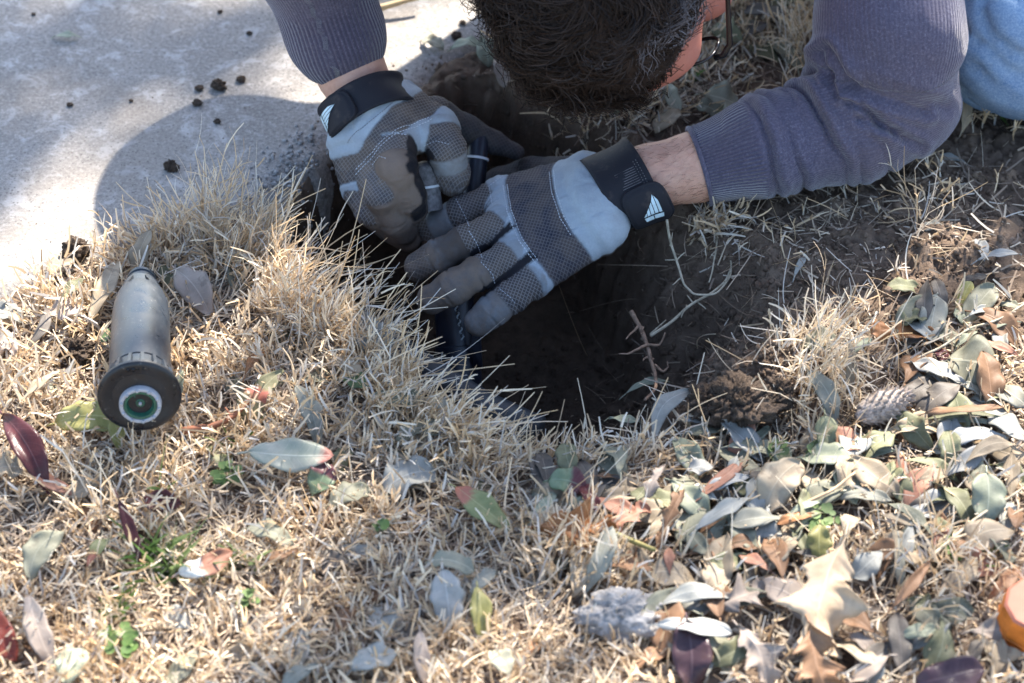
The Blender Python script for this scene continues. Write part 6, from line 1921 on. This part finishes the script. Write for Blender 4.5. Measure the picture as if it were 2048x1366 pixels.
 (358, 770, 50, 24, 66, 'mint', 'oval', 'pale mint leaf right of the sprinkler collar', dict(dz=.012, tilt=(-.3, -.4))),
 (795, 800, 110, 38, 0, 'mint', 'oval', 'pale green leaf in the grass near the buried pipe', dict(dz=.008)),
 (890, 832, 100, 24, -56, 'blue', 'lance', 'narrow blue-grey leaf under the overhanging straw', dict(dz=.012, tilt=(0, -.3))),
 (845, 868, 110, 34, 8, 'sage', 'oval', 'sage leaf half hidden in straw below the overhanging grass', dict(dz=.008)),
 (820, 958, 110, 66, 20, 'pale', 'round', 'broad pale leaf under sparse straw in the middle foreground', dict(dz=.006)),
 (700, 990, 90, 40, 20, 'sage', 'oval', 'sage leaf under straw right of the small green and maroon leaf', dict(dz=.006)),
 (540, 1068, 100, 34, -20, 'sage', 'oval', 'dusky sage leaf right of the leaf half white and half brown', dict(dz=.010)),
 (560, 1110, 80, 24, 20, 'brown', 'lance', 'curled brown leaf below the dusky sage leaf', dict(dz=.010, fold=.6)),
 (1900, 1350, 140, 66, 12, 'purple', 'oval', 'dark purple leaf at the bottom right corner', dict(dz=.016, tilt=(0, -.3))),
 (1840, 1262, 70, 30, 10, 'mint', 'oval', 'pale blue-green leaf above the dark purple leaf', dict(dz=.014)),
 (750, 1318, 100, 50, 20, 'pale', 'oval', 'broad pale leaf blurred at the bottom edge', dict(dz=.010)),
 (850, 1320, 100, 34, -80, 'pink', 'oval', 'narrow pale pinkish leaf at the bottom edge', dict(dz=.010, tilt=(0, -.4))),
 (600, 1352, 90, 30, 34, 'blue', 'oval', 'blue-grey leaf cut by the bottom edge', dict(dz=.012)),
 (1000, 1322, 60, 44, -50, 'cream', 'oval', 'small cream leaf near the bottom edge', dict(dz=.010)),
]
for (x, y, l_, w_, an, mt, shp, lab, kw) in LEAVES:
    put_leaf(x, y, l_, w_, an, mt, shp, lab, **kw)
OAKS = [
 (1660, 1195, 225, 165, -104, 'beige', 'large beige lobed oak leaf in the right foreground', dict(dz=.024, tilt=(0, -.2), curl=.04, wav=.10)),
 (1640, 1322, 130, 110, -70, 'brown', 'orange-brown lobed oak leaf at the bottom edge below the beige one', dict(dz=.018, tilt=(0, -.5))),
 (1505, 1310, 120, 80, -60, 'pink', 'pinkish brown lobed oak leaf left of the orange-brown one', dict(dz=.014, tilt=(0, -.3))),
 (1475, 1195, 120, 70, 20, 'pink', 'dull brown lobed oak leaf behind the whitish curled leaf', dict(dz=.010)),
 (1150, 1058, 170, 70, -4, 'orange', 'orange-brown lobed oak leaf across the middle of the near rim', dict(dz=.020, tilt=(0, -.5), wav=.14)),
 (1250, 1045, 120, 44, 30, 'terra', 'pinkish lobed oak leaf right of the orange-brown one', dict(dz=.016)),
 (1340, 1040, 110, 40, 64, 'brown', 'thin brown lobed oak leaf standing in the litter', dict(dz=.014, tilt=(0, -.5))),
 (1245, 1130, 120, 36, -6, 'brown', 'dark brown curled oak leaf beside the upright pale blue-grey leaf', dict(dz=.012, fold=.6)),
 (1310, 985, 90, 30, 70, 'pink', 'pinkish pointed oak leaf standing near the small grey-brown clod', dict(dz=.014, tilt=(0, -.7))),
]
for (x, y, l_, w_, an, mt, lab, kw) in OAKS:
    put_leaf(x, y, l_, w_, an, mt, 'oak', lab, name='oak_leaf', **kw)

# ---- the rest of the litter: leaves that only their colour and neighbourhood tell apart
AREAS = [  # polygon in photo pixels, count, colours, where, how high above the ground
 ([(1340, 900), (1520, 860), (1700, 860), (2040, 800), (2040, 1000), (1700, 1060), (1360, 1060)], 66, ['sage', 'pale', 'olive', 'tan', 'tan', 'sage', 'white', 'olive', 'terra', 'dark', 'mint', 'brown'], 'in the dense litter right of and below the clods'),
 ([(1340, 1060), (1700, 1060), (2040, 1000), (2040, 1180), (1700, 1120), (1420, 1180)], 44, ['sage', 'pale', 'olive', 'tan', 'tan', 'brown', 'terra', 'dark'], 'in the litter round the top of the beige oak leaf'),
 ([(1300, 1180), (1600, 1180), (1760, 1200), (2040, 1200), (2040, 1360), (1300, 1360)], 34, ['sage', 'pale', 'pink', 'olive', 'tan', 'brown', 'dark'], 'in the foreground litter left of the orange plug'),
 ([(1020, 940), (1340, 940), (1360, 1180), (1080, 1130)], 24, ['sage', 'tan', 'brown', 'terra', 'olive', 'dark', 'tan'], 'on the near side of the hole left of the litter'),
 ([(1800, 560), (2046, 560), (2046, 800), (1820, 800)], 22, ['sage', 'pale', 'blue', 'olive', 'dark', 'brown'], 'on the earth near the round sage leaf'),
 ([(60, 500), (600, 560), (900, 860), (1000, 1000), (300, 1000), (20, 800)], 22, ['sage', 'tan', 'pale', 'dark', 'olive'], 'half buried in the dry grass round the sprinkler head'),
 ([(20, 1000), (1000, 1000), (1250, 1350), (20, 1350)], 26, ['sage', 'tan', 'dark', 'brown', 'pale'], 'half buried in the foreground grass'),
 ([(1180, 40), (1640, 0), (1620, 120), (1440, 240), (1180, 260)], 12, ['sage', 'olive', 'dark', 'tan'], 'in the dry grass behind the bare wrist'),
 ([(1050, 900), (1300, 880), (1340, 1010), (1060, 960)], 9, ['dark', 'olive', 'brown', 'sage'], 'in the shade on the near rim of the hole'),
]
NAMES = dict(sage='sage-green', pale='pale grey', mint='mint-green', blue='blue-grey', tan='tan', white='whitish', olive='olive', terra='terracotta', brown='brown', pink='pinkish', maroon='maroon', dark='dark grey-brown', cream='cream')
protos = {}
lr = np.random.default_rng(99)
ANCH = [(x, y, lab) for (x, y, l_, w_, an, mt, shp, lab, kw) in LEAVES] + [(x, y, lab) for (x, y, l_, w_, an, mt, lab, kw) in OAKS]
ANCH += [(x, y, lb_) for (x, y, r_, lb_) in clods if r_ > 20] + [(280, 700, 'sprinkler head'), (2020, 1230, 'orange plastic plug'), (345, 1150, 'large green weed'), (1245, 1228, 'grey stone'), (1762, 812, 'seed cone')]
def short(lab):
    w_ = lab.split()
    stop = ('in', 'on', 'at', 'beside', 'right', 'left', 'below', 'above', 'under', 'behind', 'between', 'across', 'near', 'among', 'lying', 'standing', 'leaning', 'resting', 'inside', 'curled', 'tucked', 'slanting', 'blurred', 'cut', 'just', 'crossing')
    k = next((i for i, q in enumerate(w_) if q.strip(',') in stop and i >= 3), len(w_))
    w_ = w_ if len(w_) <= 7 else (w_[:k] if k <= 6 else w_[:6])
    return ' '.join(w_)
used = {}
for poly, cnt, cols, where in AREAS:
    poly = np.array(poly, float); lo, hi = poly.min(0), poly.max(0); k = 0; tries = 0
    buried = 'buried' in where
    while k < cnt and tries < 5000:
        tries += 1
        x, y = lo + lr.random(2) * (hi - lo)
        if not inpoly(np.array([x]), np.array([y]), poly)[0]: continue
        cn = cols[int(lr.integers(len(cols)))]
        var = int(lr.integers(3)); key = (cn, var)
        if key not in protos:
            shp = ['oval', 'lance', 'obov'][var]
            V, F, co = leaf_grid(.036, (.016, .011, .018)[var], shape=shp, curl=.06 + .10 * lr.random(), fold=.1 + .5 * lr.random(), twist=lr.normal() * .25, seed=int(lr.integers(9999)), wav=.08)
            o = mesh_np('fallen_leaf', V, F, LM[cn]); setattr_v(o, 'leafco', co)
            md = o.modifiers.new('thickness', 'SOLIDIFY'); md.thickness = .00022; md.offset = 0
            protos[key] = o
        else:
            o = protos[key].copy(); col.objects.link(o)
        c = P(x, y, 0); z = float(surf(c[0], c[1])) + (.0015 + .002 * lr.random() if buried else lift_at(x, y) * .8 + .001 + .007 * lr.random())
        c = P(x, y, z)
        s_ = .65 + .6 * lr.random()
        pose_leaf(o, c, lr.random() * 6.283, np.array([lr.normal() * .28, -.10 + lr.normal() * .28, 1.0]), x, y, z)
        o.scale = (s_, s_ * (.8 + .4 * lr.random()), s_)
        ax_, ay_, al_ = min(ANCH, key=lambda q: math.hypot(q[0] - x, q[1] - y))
        dx_, dy_ = x - ax_, y - ay_; dd_ = math.hypot(dx_, dy_)
        if abs(dx_) > 2.2 * abs(dy_): rel = 'right of' if dx_ > 0 else 'left of'
        elif abs(dy_) > 2.2 * abs(dx_): rel = 'below' if dy_ > 0 else 'above'
        else: rel = ('below' if dy_ > 0 else 'above') + ' and ' + ('right' if dx_ > 0 else 'left') + ' of'
        size = 'small' if s_ < .85 else ('large' if s_ > 1.1 else 'medium-sized')
        kind_ = ('oval', 'slim', 'broad-tipped')[var]
        lab = f"{size} {kind_} {NAMES[cn]} leaf {rel} the {short(al_)}"
        if lab in used: lab = lab.replace(' leaf ', ' leaf, farther out, ' if dd_ > used[lab] else ' leaf, closer in, ', 1)
        used[lab] = dd_
        lab = ' '.join(lab.split()[:16])
        tag(o, lab, 'leaf', 'leaves ' + where)
        k += 1
# ================================================================ the tree that shades the far side of the path (it stands outside the frame)
DAP = [(60, 120, 240, 120, 300), (330, 60, 180, 60, 60), (-20, 330, 60, 90, 70), (1850, 1180, 240, 130, 40), (760, 1100, 200, 60, 30), (1850, 60, 200, 80, 160)]
tr_ = np.random.default_rng(5)
LP = []
for cx, cy, sx, sy, n in DAP:
    for _ in range(n):
        x_ = cx + sx * tr_.normal(); y_ = cy + sy * tr_.normal()
        if y_ < -900: continue
        g = P(x_, y_, 0)
        if math.hypot((x_ - 190) / 170, (y_ - 420) / 110) < 1 or math.hypot((x_ - 820) / 200, (y_ - 60) / 60) < 1: continue
        LP.append(g + SUND * (4.2 + 1.6 * tr_.random()))
for _ in range(5200):      # the rest of the crown, shading ground outside the picture
    a_ = tr_.random() * 6.283; r_ = 1.0 + 1.6 * tr_.random()
    g = np.array([.0 + r_ * math.cos(a_) * 1.2, .15 + r_ * math.sin(a_), 0])
    LP.append(g + SUND * (4.0 + 2.4 * tr_.random()))
LP = np.array(LP); n = len(LP)
t = nrm(tr_.normal(size=(n, 3))); nn_ = nrm(tr_.normal(size=(n, 3)) + [0, 0, .8]); t = nrm(t - nn_ * np.sum(t * nn_, 1, keepdims=True)); s_ = np.cross(nn_, t)
l_ = (.022 + .014 * tr_.random(n))[:, None]; w_ = l_ * .36
Vt = np.stack([LP - t * l_, LP - t * l_ * .3 + s_ * w_, LP + t * l_ * .4 + s_ * w_ * .9, LP + t * l_, LP + t * l_ * .4 - s_ * w_ * .9, LP - t * l_ * .3 - s_ * w_], 1).reshape(-1, 3)
Ft = (np.arange(n) * 6)[:, None, None] + np.array([[0, 1, 2, 5], [5, 2, 3, 4]])[None]
tree = empty('shade_tree', (2.9, 3.6, 0))
tag(tree, 'small-leaved evergreen tree with open crown standing behind the kneeling person', 'tree')
under(mesh_np('crown', Vt, Ft.reshape(-1, 4), flat('tree_foliage', (.06, .09, .035), .6), None, False), tree)
M_bark = flat('bark', (.14, .11, .09), .95, .1, 30, .5, .6)
mb = MB(); top = np.array([1.6, 3.0, 3.0])
mb.tube([np.array([2.9, 3.6, -.1]), np.array([2.75, 3.55, 1.0]), np.array([2.3, 3.4, 2.1]), top, np.array([1.0, 2.6, 3.9])], [.16, .13, .10, .065, .02], 14)
under(mb.build('trunk', M_bark), tree)
for k in range(16):
    p_ = LP[int(tr_.integers(n))]; mb = MB(); f = tr_.random() * .6
    st_ = np.array([2.3, 3.4, 2.1]) * (1 - f) + top * f
    mb.tube([st_, (st_ * .6 + p_ * .4) + [0, 0, .15], p_], [.035, .02, .006], 8)
    under(mb.build('limb', M_bark), tree)
